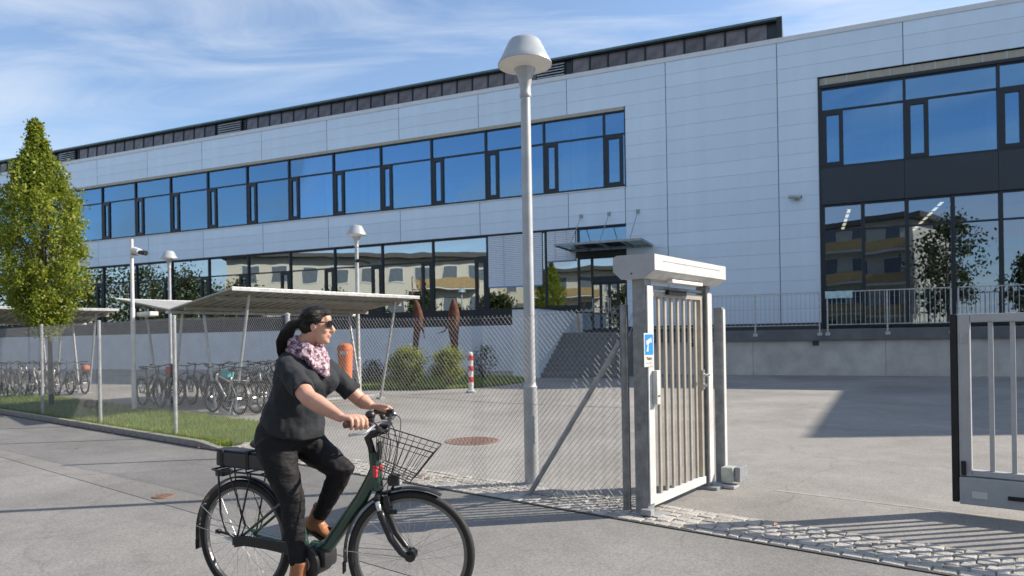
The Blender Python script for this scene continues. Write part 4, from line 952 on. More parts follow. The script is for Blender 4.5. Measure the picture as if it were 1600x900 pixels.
bag(on_bike(('nearer', 'right', 292), .0, 0, .765), 'saddle_bag', mat('bag_turq', (.06, .40, .46), .6), 'turquoise bag on the rack of a bicycle near the fence post', (.30, .2, .20))
bag(on_bike(('farther', 'right', 112), .0, 0, .765), 'rack_bag', mat('bag_orange', (.55, .14, .05), .6), 'small orange red bag on a bicycle under the farther shelter', (.28, .18, .16))

# ------------------------------------------------------------------ the e-bike in front
BK = Matrix.Translation((-1.692, 4.30, 0)) @ Matrix.Rotation(R(-23), 4, 'Z') @ Matrix.Scale(1.02, 4)
eb = thing('electric_bicycle', 'dark green step-through electric bicycle with wire basket, ridden by the woman', 'bicycle', BK)
STEER = Matrix.Translation((.95, 0, 0)) @ Matrix.Rotation(R(20), 4, 'Z') @ Matrix.Translation((-.95, 0, 0))
STEER2 = Matrix.Translation((.05, 0, -.03)) @ STEER
def full_wheel(x, nm, T):
    wl = put(nm, None, eb, T)
    t = MB(); pts = ring(x, WR, WR - .021, 64); t.tube(pts, .0225, 10, closed=True); t.build('tyre', M_BLACK, wl, smooth=True)

    MB().lathe([(WR - .057, -.012), (WR - .040, -.014), (WR - .036, -.011), (WR - .036, .011), (WR - .040, .014), (WR - .057, .012), (WR - .060, 0), (WR - .057, -.012)], 64, Matrix.Translation((x, 0, WR)) @ Matrix.Rotation(R(90), 4, 'X'), False).build('rim', M_RIM, wl, smooth=False)
    hb = MB().lathe([(.0, -.058), (.012, -.058), (.012, -.042), (.032, -.036), (.032, -.028), (.020, -.022), (.020, .022), (.032, .028), (.032, .036), (.012, .042), (.012, .058), (.0, .058)], 16, Matrix.Translation((x, 0, WR)) @ Matrix.Rotation(R(90), 4, 'X')); smooth_angle(hb.build('hub', M_BLACKP if x > .5 else M_STEEL, wl))
    for i in range(28):
        a = 2 * math.pi * i / 28; y = .031 if i % 2 else -.031; o_ = (.9 if (i // 2) % 2 else -.9)
        MB().tube([(x + .028 * math.cos(a + o_), y, WR + .028 * math.sin(a + o_)), (x + (WR - .064) * math.cos(a), 0, WR + (WR - .064) * math.sin(a))], .0011, 4, cap=False).build('spoke', M_STEEL, wl)
    return wl
full_wheel(.012, 'rear_wheel', I4); full_wheel(1.155, 'front_wheel', STEER)
f = MB()                                       # main frame
f.tube([(.952, 0, .925), (.968, 0, .82), (.984, 0, .712)], [.027, .031, .030], 16)
f.tube([(.965, 0, .86), (.950, 0, .79), (.87, 0, .66), (.72, 0, .475), (.645, 0, .385), (.585, 0, .345), (.52, 0, .345)], [(.020, .028), (.036, .040), (.038, .044), (.038, .046), (.040, .048), (.045, .05), (.045, .05)], 16)
f.tube([(.475, 0, .335), (.455, 0, .42), (.425, 0, .56), (.365, 0, .83)], [.026, .024, .021, .019], 14)
for y in (-.058, .058):
    f.tube([(.485, y * .75, .325), (.40, y, .325), (.03, y * 1.15, .357)], [.016, .015, .012], 10); f.tube([(.395, y * .35, .67), (.34, y, .60), (.02, y * 1.15, .362)], [.012, .011, .010], 10)
f.bbox((-.02, -.075, .325), (.045, -.06, .395), .005); f.bbox((-.02, .06, .325), (.045, .075, .395), .005)
put('frame', remesh(f, .0065, M_GREEN, 2), eb)
MB().bbox((.968, -.034, .79), (.993, .034, .855), .006).build('head_badge', mat('badge_red', (.62, .05, .07), .4), eb)
mo = MB(); mo.tube([(.535, -.075, .285), (.535, -.065, .285), (.535, .065, .285), (.535, .075, .285)], [.075, .088, .088, .075], 24); mo.bbox((.53, -.06, .255), (.66, .06, .365), .03); o = mo.build('motor', M_PLAST, eb); smooth_angle(o, 35)
ch = MB(); ch.tube([(.535, -.082, .285), (.535, -.096, .285)], [.105, .098], 32); ch.prism([(.02, .325), (.02, .392), (.10, .400), (.48, .392), (.535, .39), (.535, .345), (.45, .335), (.10, .342)], -.094, -.080); o = ch.build('chain_guard', M_PLAST, eb); smooth_angle(o, 35)
MB().tube([(.535, -.097, .285), (.535, -.101, .285)], [.045, .040], 20).build('guard_cap', mat('gun_metal', (.16, .165, .17), .4, .5), eb)
for y, x1, z1 in ((-.108, .545, .120), (.108, .545, .428)):
    ck = put('crank', MB().tube([(.535, y, .285), (x1, y * 1.08, z1)], [(.015, .010), (.012, .008)], 10).mesh('crank', M_BLACKP, True), eb)
    s_ = -1 if y < 0 else 1
    MB().bbox((x1 - .048, y * 1.12 + (0 if s_ > 0 else -.095), z1 - .012), (x1 + .048, y * 1.12 + (.095 if s_ > 0 else 0), z1 + .012), .004).build('pedal', M_PLAST, ck)
def guard(cx, a0, a1, T, nm, r=.018):
    p = arc(cx, WR, WR + r, a0, a1, 30); mb = MB(); n = 7; vs = []
    for x_, _, z_ in p:
        d_ = Vector((x_ - cx, 0, z_ - WR)).normalized()
        for th_ in (0, -.0035):
            vs += [tuple(Vector((x_, -.029 + .058 * j / (n - 1), z_)) + d_ * (th_ + .007 * math.sin(math.pi * j / (n - 1)))) for j in range(n)]
    for i in range(len(p) - 1):
        a, b = i * 2 * n, (i + 1) * 2 * n
        for j in range(n - 1): mb_f = [(a + j, a + j + 1, b + j + 1, b + j), (a + n + j, b + n + j, b + n + j + 1, a + n + j + 1)]; mb.f += mb_f
        mb.f += [(a, b, b + n, a + n), (a + n - 1, a + 2 * n - 1, b + 2 * n - 1, b + n - 1)]
    mb.v = vs; return put(nm, mb.mesh(nm, M_BLACKP, True), eb, T)
g1 = guard(.012, 35, 187, I4, 'mudguard'); g2 = guard(1.155, 62, 188, STEER, 'mudguard')
for g_, cx in ((g1, .012), (g2, 1.155)):
    for a in (172, 150) if cx < 1 else (175,):
        x_, z_ = cx + (WR + .01) * math.cos(R(a)), WR + (WR + .01) * math.sin(R(a)); q = [(cx, -.06, WR), (x_, -.034, z_), (x_, 0, z_ + .002), (x_, .034, z_), (cx, .06, WR)]
        MB().tube(q, .0024, 5).build('mudguard_stay', M_STEEL, g_)
    MB().bbox((cx - WR - .026, -.026, WR - .10), (cx - WR - .018, .026, WR - .035), .003).build('mud_flap', M_BLACK, g_)
rk = put('luggage_rack', None, eb)
rm = MB()
for y in (-.062, .062): rm.tube([(.30, y, .735), (.22, y, .762), (-.15, y, .770), (-.185, y * .9, .772)], .0065, 8)
for q in (.2, .08, -.04, -.15): rm.tube([(q, -.062, .765), (q, .062, .765)], .005, 6)
rm.tube([(-.185, -.056, .772), (-.185, .056, .772)], .0065, 8); rm.build('top_frame', M_BLACKP, rk, smooth=True)
for y in (-.066, .066):
    MB().tube([(-.125, y, .766), (-.105, y * 1.1, .52), (-.06, y * 1.15, .41), (.01, y * 1.2, .375)], .0065, 8).build('rack_stay', M_BLACKP, rk, smooth=True); MB().tube([(.13, y, .764), (.03, y * 1.2, .38)], .0055, 8).build('rack_stay', M_BLACKP, rk, smooth=True); MB().tube([(-.04, y, .766), (.09, y * 1.1, .46), (.045, y * 1.15, .37)], .0045, 6).build('rack_stay', M_BLACKP, rk, smooth=True)
ba = MB(); ba.loft([((-.172, 0, .842), (0, .050, 0), (0, 0, .034)), ((-.165, 0, .842), (0, .060, 0), (0, 0, .044)), ((.19, 0, .826), (0, .060, 0), (0, 0, .040)), ((.22, 0, .822), (0, .05, 0), (0, 0, .032))], 4, None) if False else ba.bbox((-.175, -.062, .792), (.235, .062, .882), .014)
put('battery', ba.mesh('battery', mat('battery_case', (.025, .030, .038), .35, var=.1)), eb, Matrix.Rotation(R(1.8), 4, 'Y'))
MB().bbox((-.19, -.052, .882), (.22, .052, .893), .004).build('battery_rail', M_PLAST, eb).matrix_local = Matrix.Rotation(R(1.8), 4, 'Y')
for q in (-.10, .10): MB().bbox((q - .012, -.0655, .786), (q + .012, .0655, .897), .002).build('battery_strap', M_BLACK, eb)
tl = put('tail_light', MB().bbox((-.175, -.042, .728), (-.115, .042, .762), .006).mesh('tail_light', M_PLAST), eb); MB().bbox((-.183, -.036, .732), (-.174, .036, .757), .003).build('red_lens', mat('red_lens', (.30, .015, .015), .2), tl)
kst_ = MB().tube([(-.02, .10, .335), (-.12, .105, .315), (-.31, .11, .335)], [.011, .010, .009], 8).bbox((-.33, .095, .322), (-.30, .125, .350), .005).build('kickstand', M_BLACKP, eb, smooth=True)
sp = MB().tube([(.365, 0, .82), (.338, 0, .905)], .0135, 12).build('seat_post', M_BLACKP, eb, smooth=True)
sd = MB(); sd.loft([((.135, 0, .942), (0, .05, 0), (0, 0, .015)), ((.15, 0, .945), (0, .09, 0), (0, 0, .035)), ((.22, 0, .943), (0, .10, 0), (0, 0, .038)), ((.30, 0, .936), (0, .06, 0), (0, 0, .035)), ((.39, 0, .932), (0, .026, 0), (0, 0, .026)), ((.43, 0, .928), (0, .015, 0), (0, 0, .015))], 20); sd.build('saddle', M_PLAST, eb, smooth=True)
fk = put('fork', None, eb, STEER)
for y in (-.062, .062):
    MB().tube([(.985, y, .665), (1.004, y, .585)], .0145, 12).build('stanchion', M_STEEL, fk, smooth=True)
    MB().tube([(1.000, y, .615), (1.010, y, .58), (1.058, y, .46), (1.112, y, .385), (1.155, y, .352)], [.019, .021, .019, .016, .013], 12).build('fork_leg', M_BLACKP, fk, smooth=True)
    MB().tube([(1.155, y * .9, .355), (1.155, y * 1.2, .355)], .016, 12).build('axle_nut', M_PLAST, fk)
MB().tube([(.983, -.066, .675), (.983, 0, .700), (.983, .066, .675)], .019, 12).build('fork_crown', M_BLACKP, fk, smooth=True)
MB().tube([(.988, -.06, .61), (1.0, -.03, .64), (1.0, .03, .64), (.988, .06, .61)], .009, 8).build('fork_brace', M_BLACKP, fk, smooth=True)
for y in (-.04, .04): MB().bbox((1.015, y - .01, .60), (1.05, y + .01, .69), .006).build('rim_brake', M_PLAST, fk)
MB().bbox((1.03, -.029, .585), (1.085, -.012, .61), .005).build('brake_pad', M_PLAST, fk)
hl = put('headlight', MB().bbox((1.035, -.032, .74), (1.10, .032, .80), .012).mesh('headlight', M_PLAST), eb, STEER); MB().bbox((1.098, -.026, .745), (1.106, .026, .795), .003).build('lens', mat('lamp_lens', (.5, .5, .5), .1), hl)
MB().tube([(1.005, 0, .69), (1.04, 0, .70), (1.065, 0, .74)], .007, 8).build('light_bracket', M_BLACKP, hl)
stm = MB(); stm.tube([(.927, 0, .925), (.922, 0, .955), (.905, 0, 1.005), (.930, 0, 1.025), (1.0, 0, 1.048)], [.020, .019, .022, .022, .018], 12); stm.tube([(1.003, -.03, 1.05), (1.003, .03, 1.05)], .021, 12); stm.build('stem', M_BLACKP, eb, smooth=True).matrix_local = Matrix.Translation((.022, 0, 0)) @ STEER
hb_ = put('handlebar', MB().tube([(.868, -.305, 1.150), (.925, -.266, 1.150), (.962, -.20, 1.140), (.976, -.09, 1.088), (.977, 0, 1.08), (.976, .09, 1.088), (.962, .20, 1.140), (.925, .266, 1.150), (.868, .305, 1.150)], .0115, 10).mesh('handlebar', M_BLACKP, True), eb, STEER2)
GR, GL = ((.868, -.305, 1.150), (.930, -.262, 1.150)), ((.868, .305, 1.150), (.930, .262, 1.150))
for a, b in (GR, GL):
    a, b = Vector(a), Vector(b); a2 = a - (b - a) * .42; MB().tube([a2, a2 + (b - a) * .06, a + (b - a) * .9, b], [.013, .0185, .0175, .016], 14).build('grip', M_GRIP, hb_, smooth=True)
    s_ = 1 if b.y > 0 else -1
    MB().tube([b + Vector((.02, -.012 * s_, 0)), b + Vector((.055, .0 * s_, -.012)), b + Vector((.02, .05 * s_, -.045)), b + Vector((-.055, .085 * s_, -.05))], [.009, .008, .007, .007], 8).build('brake_lever', M_STEEL, hb_, smooth=True)
    MB().bbox(tuple(b + Vector((.005, -.035 * s_ - .018, -.022))), tuple(b + Vector((.045, -.035 * s_ + .018, .022))), .007).build('shifter', M_PLAST, hb_)
MB().ball((.950, -.205, 1.185), (.028, .028, .026), 14).build('bell', M_BLACKP, hb_, smooth=True); MB().ball((.99, -.10, 1.165), .016, 10).build('bell_knob', M_BLACKP, hb_, smooth=True)
MB().bbox((.955, -.05, 1.10), (1.01, .05, 1.118), .006).build('display', M_PLAST, hb_)
for pts in ([(.96, -.22, 1.14), (1.04, -.12, 1.13), (1.05, -.03, .95), (.99, -.03, .75), (1.02, -.04, .65)], [(.96, .22, 1.14), (1.04, .12, 1.12), (1.03, .04, .95), (.985, .045, .80), (.90, .045, .70)], [(.97, -.12, 1.10), (1.02, -.06, 1.04), (1.0, -.045, .90), (.955, -.042, .78)]):
    P_ = [Vector(p) for p in pts]; sm = []
    for i in range(len(P_) - 1):
        p0, p1, p2, p3 = P_[max(0, i - 1)], P_[i], P_[i + 1], P_[min(len(P_) - 1, i + 2)]
        for k in range(5):
            t_ = k / 5; sm.append(.5 * ((2 * p1) + (p2 - p0) * t_ + (2 * p0 - 5 * p1 + 4 * p2 - p3) * t_ ** 2 + (3 * p1 - p0 - 3 * p2 + p3) * t_ ** 3))
    MB().tube(sm + [P_[-1]], .0026, 5).build('cable', M_BLACK, hb_, smooth=True)
bs_ = put('basket', None, eb, Matrix.Translation((.03, 0, -.015)) @ STEER)
T4 = [(.985, -.145, 1.055), (1.285, -.145, .960), (1.285, .145, .960), (.985, .145, 1.055)]; B4 = [(.965, -.110, .875), (1.150, -.110, .795), (1.150, .110, .795), (.965, .110, .875)]
lerp = lambda a, b, t: tuple(a[i] + (b[i] - a[i]) * t for i in range(3))
def wire(pts, r=.0021): MB().tube(pts, r, 5).build('wire', M_BLACKP, bs_)
for q, r in ((0, .0035), (.16, .002), (1, .003)):
    L4 = [lerp(T4[i], B4[i], q) for i in range(4)]; MB().tube(L4, r, 6, closed=True).build('wire_hoop', M_BLACKP, bs_)
for i in range(4):
    n = 8 if i in (0, 2) else 6
    for k in range(n + 1 if False else n):
        a, b = lerp(T4[i], T4[(i + 1) % 4], k / n), lerp(B4[i], B4[(i + 1) % 4], k / n); wire([a, b], .003 if k == 0 else .0019)
for k in range(1, 6): wire([lerp(B4[0], B4[1], k / 6), lerp(B4[3], B4[2], k / 6)])
for k in range(1, 4): wire([lerp(B4[0], B4[3], k / 4), lerp(B4[1], B4[2], k / 4)])
MB().bbox((.955, -.03, .90), (.968, .03, 1.0), .004).build('basket_bracket', M_BLACKP, bs_)

# ------------------------------------------------------------------ the rider
rd = thing('person', 'woman in dark shirt, black jeans, sunglasses and patterned scarf riding the green bicycle', 'person', BK @ Matrix.Translation((.05, 0, 0)))
HM = Matrix.Translation((.522, 0, 1.635)) @ Matrix.Rotation(R(27), 4, 'Z') @ Matrix.Rotation(R(4), 4, 'Y') @ Matrix.Scale(.91, 4)
def hp(x, y, z): return HM @ Vector((x, y, z))
def head_shapes(mb):
    def b(c, r, n=20, rot=None): mb.ball(c, r, n, HM, rot)
    b((-.012, 0, .034), (.086, .074, .084)); b((.022, 0, .01), (.070, .066, .085)); b((.030, 0, -.045), (.060, .056, .068)); b((.048, 0, -.078), (.040, .040, .036)); b((.070, 0, -.094), (.022, .026, .020))
    b((.060, .034, -.020), (.026, .024, .028)); b((.060, -.034, -.020), (.026, .024, .028)); b((.070, 0, .045), (.024, .050, .036)); b((.080, 0, .022), (.014, .042, .010))
    mb.tube([hp(.086, 0, .020), hp(.099, 0, -.002), hp(.113, 0, -.023), hp(.108, 0, -.031), hp(.090, 0, -.034)], [.009, .011, .0135, .0125, .008], 12)
    for s in (-1, 1): b((.097, .012 * s, -.029), (.010, .008, .008), 10)
    b((.083, 0, -.052), (.016, .026, .016)); b((.0925, 0, -.0505), (.009, .022, .0065), 12); b((.0895, 0, -.0625), (.0095, .019, .0075), 12)
    for s in (-1, 1):
        rot = Matrix.Rotation(R(-14), 4, 'Y') @ Matrix.Rotation(R(18 * s), 4, 'Z'); b((-.004, .072 * s, -.006), (.019, .008, .031), 14, rot); b((-.002, .070 * s, -.030), (.010, .007, .011), 10, rot)
    mb.tube([(.395, 0, 1.42), (.415, 0, 1.49), (.475, 0, 1.565), (.512, 0, 1.615)], [(.075, .085), (.062, .064), (.056, .056), (.058, .058)], 18)
def arm(mb, S, E, Wr, k=1.0, shoulder=True):
    S, E, Wr = Vector(S), Vector(E), Vector(Wr); m = (S + E) / 2; fm = E + (Wr - E) * .28
    mb.tube([S, m, E, fm, E + (Wr - E) * .65, Wr], [(.040 * k, .040 * k), (.050 * k, .052 * k), (.041 * k, .043 * k), (.043 * k, .045 * k), (.033 * k, .036 * k), (.022 * k, .028 * k)], 16)
def on_grip(a, b, side):                        # grip axis points: from outer end towards the stem
    a, b = Vector(a), Vector(b); o_ = Vector((.05, 0, 0)); return STEER2 @ a - o_, STEER2 @ b - o_
SHR, SHL = (.440, -.160, 1.405), (.440, .155, 1.405)
ELR, ELL = (.685, -.270, 1.245), (.63, .270, 1.185)
def hand(mb, a, b, wrist, side):
    """closed hand round the grip: palm behind and above the bar, four bent fingers over it, thumb under and inside"""
    ax = (b - a).normalized(); up = Vector((0, 0, 1)); fw = ax.cross(up).normalized()
    if fw.x < 0: fw = -fw                                  # away from the rider
    c0 = a - (b - a) * .10
    wv = Vector(wrist)
    k0, k1 = c0 + ax * .012, c0 + ax * .088                # knuckle line along the grip
    kn = [k0 + (k1 - k0) * (i / 3) for i in range(4)]
    pal = []
    for i in range(4):
        kp = kn[i] + up * .028 + fw * .010
        mb.tube([wv + (kn[i] - (k0 + k1) / 2) * .35, (wv + kp) / 2 + (kn[i] - (k0 + k1) / 2) * .35 + up * .004, kp], [.017, .0165, .0135], 10)
    ln = (.9, 1.0, 1.03, .86) if side < 0 else (.9, 1.0, 1.03, .86)
    order = range(4)
    for i in order:
        l = (.80, .97, 1.03, .95)[i]; r = (.0082, .0092, .0096, .0093)[i]; q = kn[i]
        pts = [q + up * .026 + fw * .012, q + fw * .030 * l + up * .020, q + fw * .034 * l - up * .006, q + fw * .018 - up * .026 * l, q - fw * .004 - up * .025]
        mb.tube(pts, [r * 1.12, r * 1.08, r, r * .95, r * .78], 10)
    tb = wv + (k1 - wv) * .55 + ax * .012
    mb.tube([wv + ax * .012, tb, k1 + ax * .012 - fw * .012 + up * .006, k1 + ax * .016 + fw * .006 - up * .016, k1 + ax * .006 + fw * .020 - up * .022], [.015, .0155, .0125, .0105, .008], 10)
bd = MB(); head_shapes(bd)
gaR, gbR = on_grip(*GR, -1); gaL, gbL = on_grip(*GL, 1)
WRR = gaR + (gbR - gaR) * .30 + Vector((-.070, -.006, .030)); WRL = gaL + (gbL - gaL) * .30 + Vector((-.068, .006, .030))
arm(bd, SHR, ELR, WRR, 1.10); arm(bd, SHL, ELL, WRL, 1.05)
hand(bd, gaR, gbR, WRR, -1); hand(bd, gaL, gbL, WRL, 1)
bd.loft([((.32, 0, .96), (.13, 0, 0), (0, .16, 0)), ((.34, 0, 1.12), (.13, 0, 0), (0, .15, 0)), ((.42, 0, 1.30), (.11, 0, 0), (0, .14, 0)), ((.43, 0, 1.40), (.08, 0, 0), (0, .12, 0))], 20)
HIPR, HIPL = (.285, -.10, .985), (.275, .10, .985)
KNR, ANR = (.425, -.115, .645), (.478, -.125, .225)
KNL, ANL = (.600, .115, .785), (.425, .12, .49)
for H_, K_, A_ in ((HIPR, KNR, ANR), (HIPL, KNL, ANL)): bd.tube([H_, lerp(H_, K_, .5), K_, lerp(K_, A_, .35), A_], [.085, .075, .052, .05, .032], 12)
put('body', remesh(bd, .0052, M_SKIN, 3), rd)
# shirt
sh = MB()
def sec(x, z, a, b, tilt=0.0, y=0): return ((x, y, z), (a * math.cos(tilt), 0, -a * math.sin(tilt)), (0, b, 0))
sh.loft([sec(.345, 1.015, .170, .190, .22), sec(.345, 1.06, .175, .192, .14), sec(.352, 1.13, .166, .186, .06), sec(.380, 1.21, .156, .174, .05), sec(.415, 1.29, .154, .172, .08), sec(.432, 1.36, .154, .175, .12), sec(.430, 1.42, .130, .168, .2), sec(.428, 1.465, .100, .140, .28), sec(.430, 1.495, .076, .095, .35), sec(.436, 1.51, .064, .072, .35)], 32)
for s in (-1, 1): sh.ball((.515, .075 * s, 1.315), (.085, .085, .085), 16)
sh.ball((.425, 0, 1.12), (.095, .14, .10), 16)
for S, E_ in ((SHR, ELR), (SHL, ELL)):
    S, E_ = Vector(S), Vector(E_); d_ = (E_ - S)
    sh.tube([S - d_ * .10 + Vector((.0, 0, .0)), S + d_ * .10, S + d_ * .40, S + d_ * .80], [(.054, .060), (.065, .070), (.063, .068), (.065, .073)], 20)
o = put('shirt', remesh(sh, .0080, M_SHIRT, 4, .022, .075), rd)
# trousers
tr_ = MB()
tr_.ball((.30, -.080, .99), (.145, .112, .145), 20); tr_.ball((.30, .080, .99), (.145, .112, .145), 20); tr_.ball((.335, 0, 1.01), (.145, .165, .12), 20)
def leg(mb, H_, K_, A_, kb, prof_):
    H_, K_, A_ = Vector(H_), Vector(K_), Vector(A_)
    pts = [H_, H_.lerp(K_, .25), H_.lerp(K_, .55), H_.lerp(K_, .85), K_ + Vector(kb), K_.lerp(A_, .2), K_.lerp(A_, .42), K_.lerp(A_, .7), A_]
    mb.tube(pts, prof_, 20)
leg(tr_, HIPR, KNR, lerp(KNR, ANR, .86), (.008, 0, 0), [.112, .108, .092, .077, .070, .064, .061, .051, .045])
leg(tr_, HIPL, KNL, lerp(KNL, ANL, .98), (.012, 0, .008), [.110, .106, .093, .079, .073, .066, .062, .051, .046])
put('trousers', remesh(tr_, .0085, M_TROUS, 5, .014, .06), rd)
# ankle boots
def boot(A_, pitch, yaw, nm):
    M = Matrix.Translation(A_) @ Matrix.Rotation(yaw, 4, 'Z') @ Matrix.Rotation(pitch, 4, 'Y')
    mb = MB()
    mb.loft([((-.022, 0, -.078), (.058, 0, 0), (0, .036, 0)), ((-.018, 0, -.045), (.058, 0, 0), (0, .038, 0)), ((-.012, 0, 0), (.052, 0, 0), (0, .040, 0)), ((-.008, 0, .05), (.047, 0, 0), (0, .040, 0)), ((-.006, 0, .085), (.048, 0, 0), (0, .042, 0))], 16, M)
    mb.loft([((-.078, 0, -.050), (0, .020, 0), (0, 0, .026)), ((-.05, 0, -.045), (0, .034, 0), (0, 0, .034)), ((.02, 0, -.040), (0, .038, 0), (0, 0, .042)), ((.08, 0, -.052), (0, .043, 0), (0, 0, .030)), ((.13, 0, -.060), (0, .040, 0), (0, 0, .022)), ((.165, 0, -.064), (0, .022, 0), (0, 0, .014))], 16, M)
    b_ = put(nm, remesh(mb, .006, M_SHOE, 3, .004, .04), rd)
    s_ = MB(); s_.slab([(-.083, -.02), (-.07, -.034), (.0, -.036), (.08, -.044), (.135, -.040), (.168, -.02), (.168, .02), (.135, .040), (.08, .044), (.0, .036), (-.07, .034), (-.083, .02)], -.094, -.080, M); s_.slab([(-.083, -.02), (-.07, -.034), (-.02, -.034), (-.02, .034), (-.07, .034), (-.083, .02)], -.112, -.0945, M); s_.build('sole', M_SOLE, b_)
boot(ANR, R(3), R(-4), 'boot'); boot((.420, .122, .485), R(20), R(-4), 'boot')
# scarf: loose folds round the neck and a point on the chest
sf = MB()
for k, (zc, ra, rb, r, tl_) in enumerate(((1.503, .088, .088, .028, .28), (1.532, .076, .076, .024, .42), (1.478, .100, .098, .025, .22), (1.513, .095, .092, .021, .50))):
    pts = [(.455 + ra * math.cos(2 * math.pi * i / 22), rb * math.sin(2 * math.pi * i / 22), zc - tl_ * ra * math.cos(2 * math.pi * i / 22) + .006 * math.sin(5 * i + k)) for i in range(22)]
    sf.tube(pts, [(r * (1 + .2 * math.sin(i * 1.7 + k)), r * .8) for i in range(22)], 10, closed=True)
for i in range(7):
    y0 = -.095 + i * .03; sf.tube([(.50 - abs(y0) * .3, y0, 1.49), (.568 - abs(y0) * .35, y0 * .85, 1.445), (.600 - abs(y0) * .4, y0 * .55 - .012, 1.395), (.612, -.02 + y0 * .15, 1.345)], [.019, .021, .018, .009], 10)
put('scarf', remesh(sf, .007, M_SCARF, 2, .010, .03), rd)
# hair with pony tail
hr_ = MB(); hr_.ball((-.016, 0, .043), (.090, .080, .088), 24, HM); hr_.ball((-.038, 0, .005), (.068, .075, .072), 20, HM); hr_.ball((.012, 0, .080), (.078, .064, .046), 20, HM)
for s in (-1, 1): hr_.ball((-.002, .060 * s, .034), (.052, .022, .034), 14, HM, Matrix.Rotation(R(-20), 4, 'Y'))
hr_.ball((-.115, 0, .004), (.026, .026, .026), 12, HM)
hr_.tube([hp(-.10, 0, .012), hp(-.145, .004, -.002), hp(-.178, .010, -.05), hp(-.200, .012, -.11), hp(-.205, .010, -.165), hp(-.200, .010, -.185)], [.026, .033, .040, .040, .028, .010], 14)
put('hair', remesh(hr_, .006, M_HAIR, 3, .006, .025), rd)
ha = next(c for c in rd.children if c.name.startswith('hair'))
stn = MB(); rn2 = random.Random(3); tie = Vector((-.112, 0, .006))
for i in range(170):
    a = rn2.uniform(-1.45, 1.45); s_ = 1 if a >= 0 else -1
    st0 = Vector((.070 * math.cos(a) + .004, .074 * math.sin(a), .062 + .045 * math.cos(a) + rn2.uniform(-.012, .004))) if abs(a) < 1.2 else Vector((.015 + rn2.uniform(-.02, .02), .079 * s_, rn2.uniform(-.01, .05)))
    pts = []
    for k in range(8):
        t_ = k / 7; q = st0.lerp(tie, t_); d_ = q - Vector((-.018, 0, .040)); e_ = math.sqrt((d_.x / .0915) ** 2 + (d_.y / .0815) ** 2 + (d_.z / .0895) ** 2)
        f_ = (1.012 + rn2.uniform(-.006, .010)) / max(e_, .3); f_ = f_ if t_ < .86 else f_ * (1 - t_) / .14 + 1 * (t_ - .86) / .14; pts.append(hp(*(Vector((-.018, 0, .040)) + d_ * f_)))
    stn.tube(pts, [.0012] + [.0021] * 6 + [.0012], 4)
for i in range(70):
    o_ = [Vector((rn2.gauss(0, .016), rn2.gauss(0, .016), rn2.gauss(0, .010))) for _ in range(2)]; a = rn2.uniform(0, 6.28)
    pts = [hp(-.108, 0, .010)] + [hp(x_ + r_ * math.cos(a) * 1.0, .008 + r_ * math.sin(a), z_) for x_, z_, r_ in ((-.145, -.002, .034), (-.178, -.05, .042), (-.200, -.11, .042), (-.205, -.165 - rn2.uniform(0, .02), .028), (-.200 + rn2.uniform(-.01, .01), -.20 - rn2.uniform(0, .03), .012))]
    stn.tube(pts, [.0018] * 5 + [.0008], 4)
stuff(stn.build('hair_strands', M_HAIR, ha, smooth=True))
gl = put('sunglasses', None, rd)
for s in (-1, 1):
    lz = MB(); n = 16; fr_ = []
    for i in range(n):
        a = 2 * math.pi * i / n; x_ = .027 * math.copysign(abs(math.cos(a)) ** .7, math.cos(a)); z_ = .020 * math.copysign(abs(math.sin(a)) ** .7, math.sin(a)); y_ = s * (.033 + x_)
        fr_.append(hp(.100 - 5.2 * y_ * y_, y_, .016 + z_))
    c_ = sum(fr_, Vector()) / n; nrm = (HM.to_3x3() @ Vector((1, 0, 0))) * .003
    lz.add([p for p in fr_] + [p + nrm for p in fr_] + [c_ + nrm * 1.6, c_], [(i, (i + 1) % n, (i + 1) % n + n, i + n) for i in range(n)] + [(i + n, (i + 1) % n + n, 2 * n) for i in range(n)] + [((i + 1) % n, i, 2 * n + 1) for i in range(n)]); lz.build('lens', M_LENS, gl)
    MB().tube([p + nrm * .6 for p in fr_], .0028, 6, closed=True).build('lens_frame', M_BLACKP, gl)
    MB().tube([hp(.082, .060 * s, .026), hp(.062, .074 * s, .026), hp(.01, .0785 * s, .020), hp(-.02, .078 * s, .008)], [.004, .0045, .003, .0025], 6).build('temple', M_BLACKP, gl)
MB().tube([hp(.104, -.008, .020), hp(.106, 0, .023), hp(.104, .008, .020)], .0028, 6).build('bridge', M_BLACKP, gl)

# ------------------------------------------------------------------ what the glass mirrors: houses and trees across the street
def house(M, L, D, H, label, floors=3, balc=None, mm=M_CREAM):
    th = thing('apartment_house', label, 'house', M)
    MB().box((0, 0, -.1), (L, D, H)).build('wall', mm, th); MB().box((-.9, -1.1, H), (L + .9, D + .9, H + .45)).build('roof', M_ROOFB, th)
    fh = H / floors; wm = MB().box((0, -.03, 0), (1.5, .05, 1.5)).mesh('window', M_WINB); fm = MB().box((-.1, -.06, -.1), (1.6, -.031, 0)).box((-.1, -.06, 1.5), (1.6, -.031, 1.6)).box((-.1, -.06, 0), (0, -.031, 1.5)).box((1.5, -.06, 0), (1.6, -.031, 1.5)).mesh('window_frame', M_WHITE)
    for fl_ in range(floors):
        x = 1.2
        while x < L - 1.8:
            wq = put('window', wm, th, Matrix.Translation((x, 0, fl_ * fh + 1.0))); put('window_frame', fm, wq); x += 3.1
        if balc and fl_:
            b_ = put('balcony', MB().box((balc[0], -1.4, fl_ * fh - .1), (balc[1], -.001, fl_ * fh + .08)).mesh('balcony', M_WHITE), th); MB().box((balc[0], -1.45, fl_ * fh + .081), (balc[1], -1.37, fl_ * fh + 1.05)).build('parapet', M_OCHRE, b_)
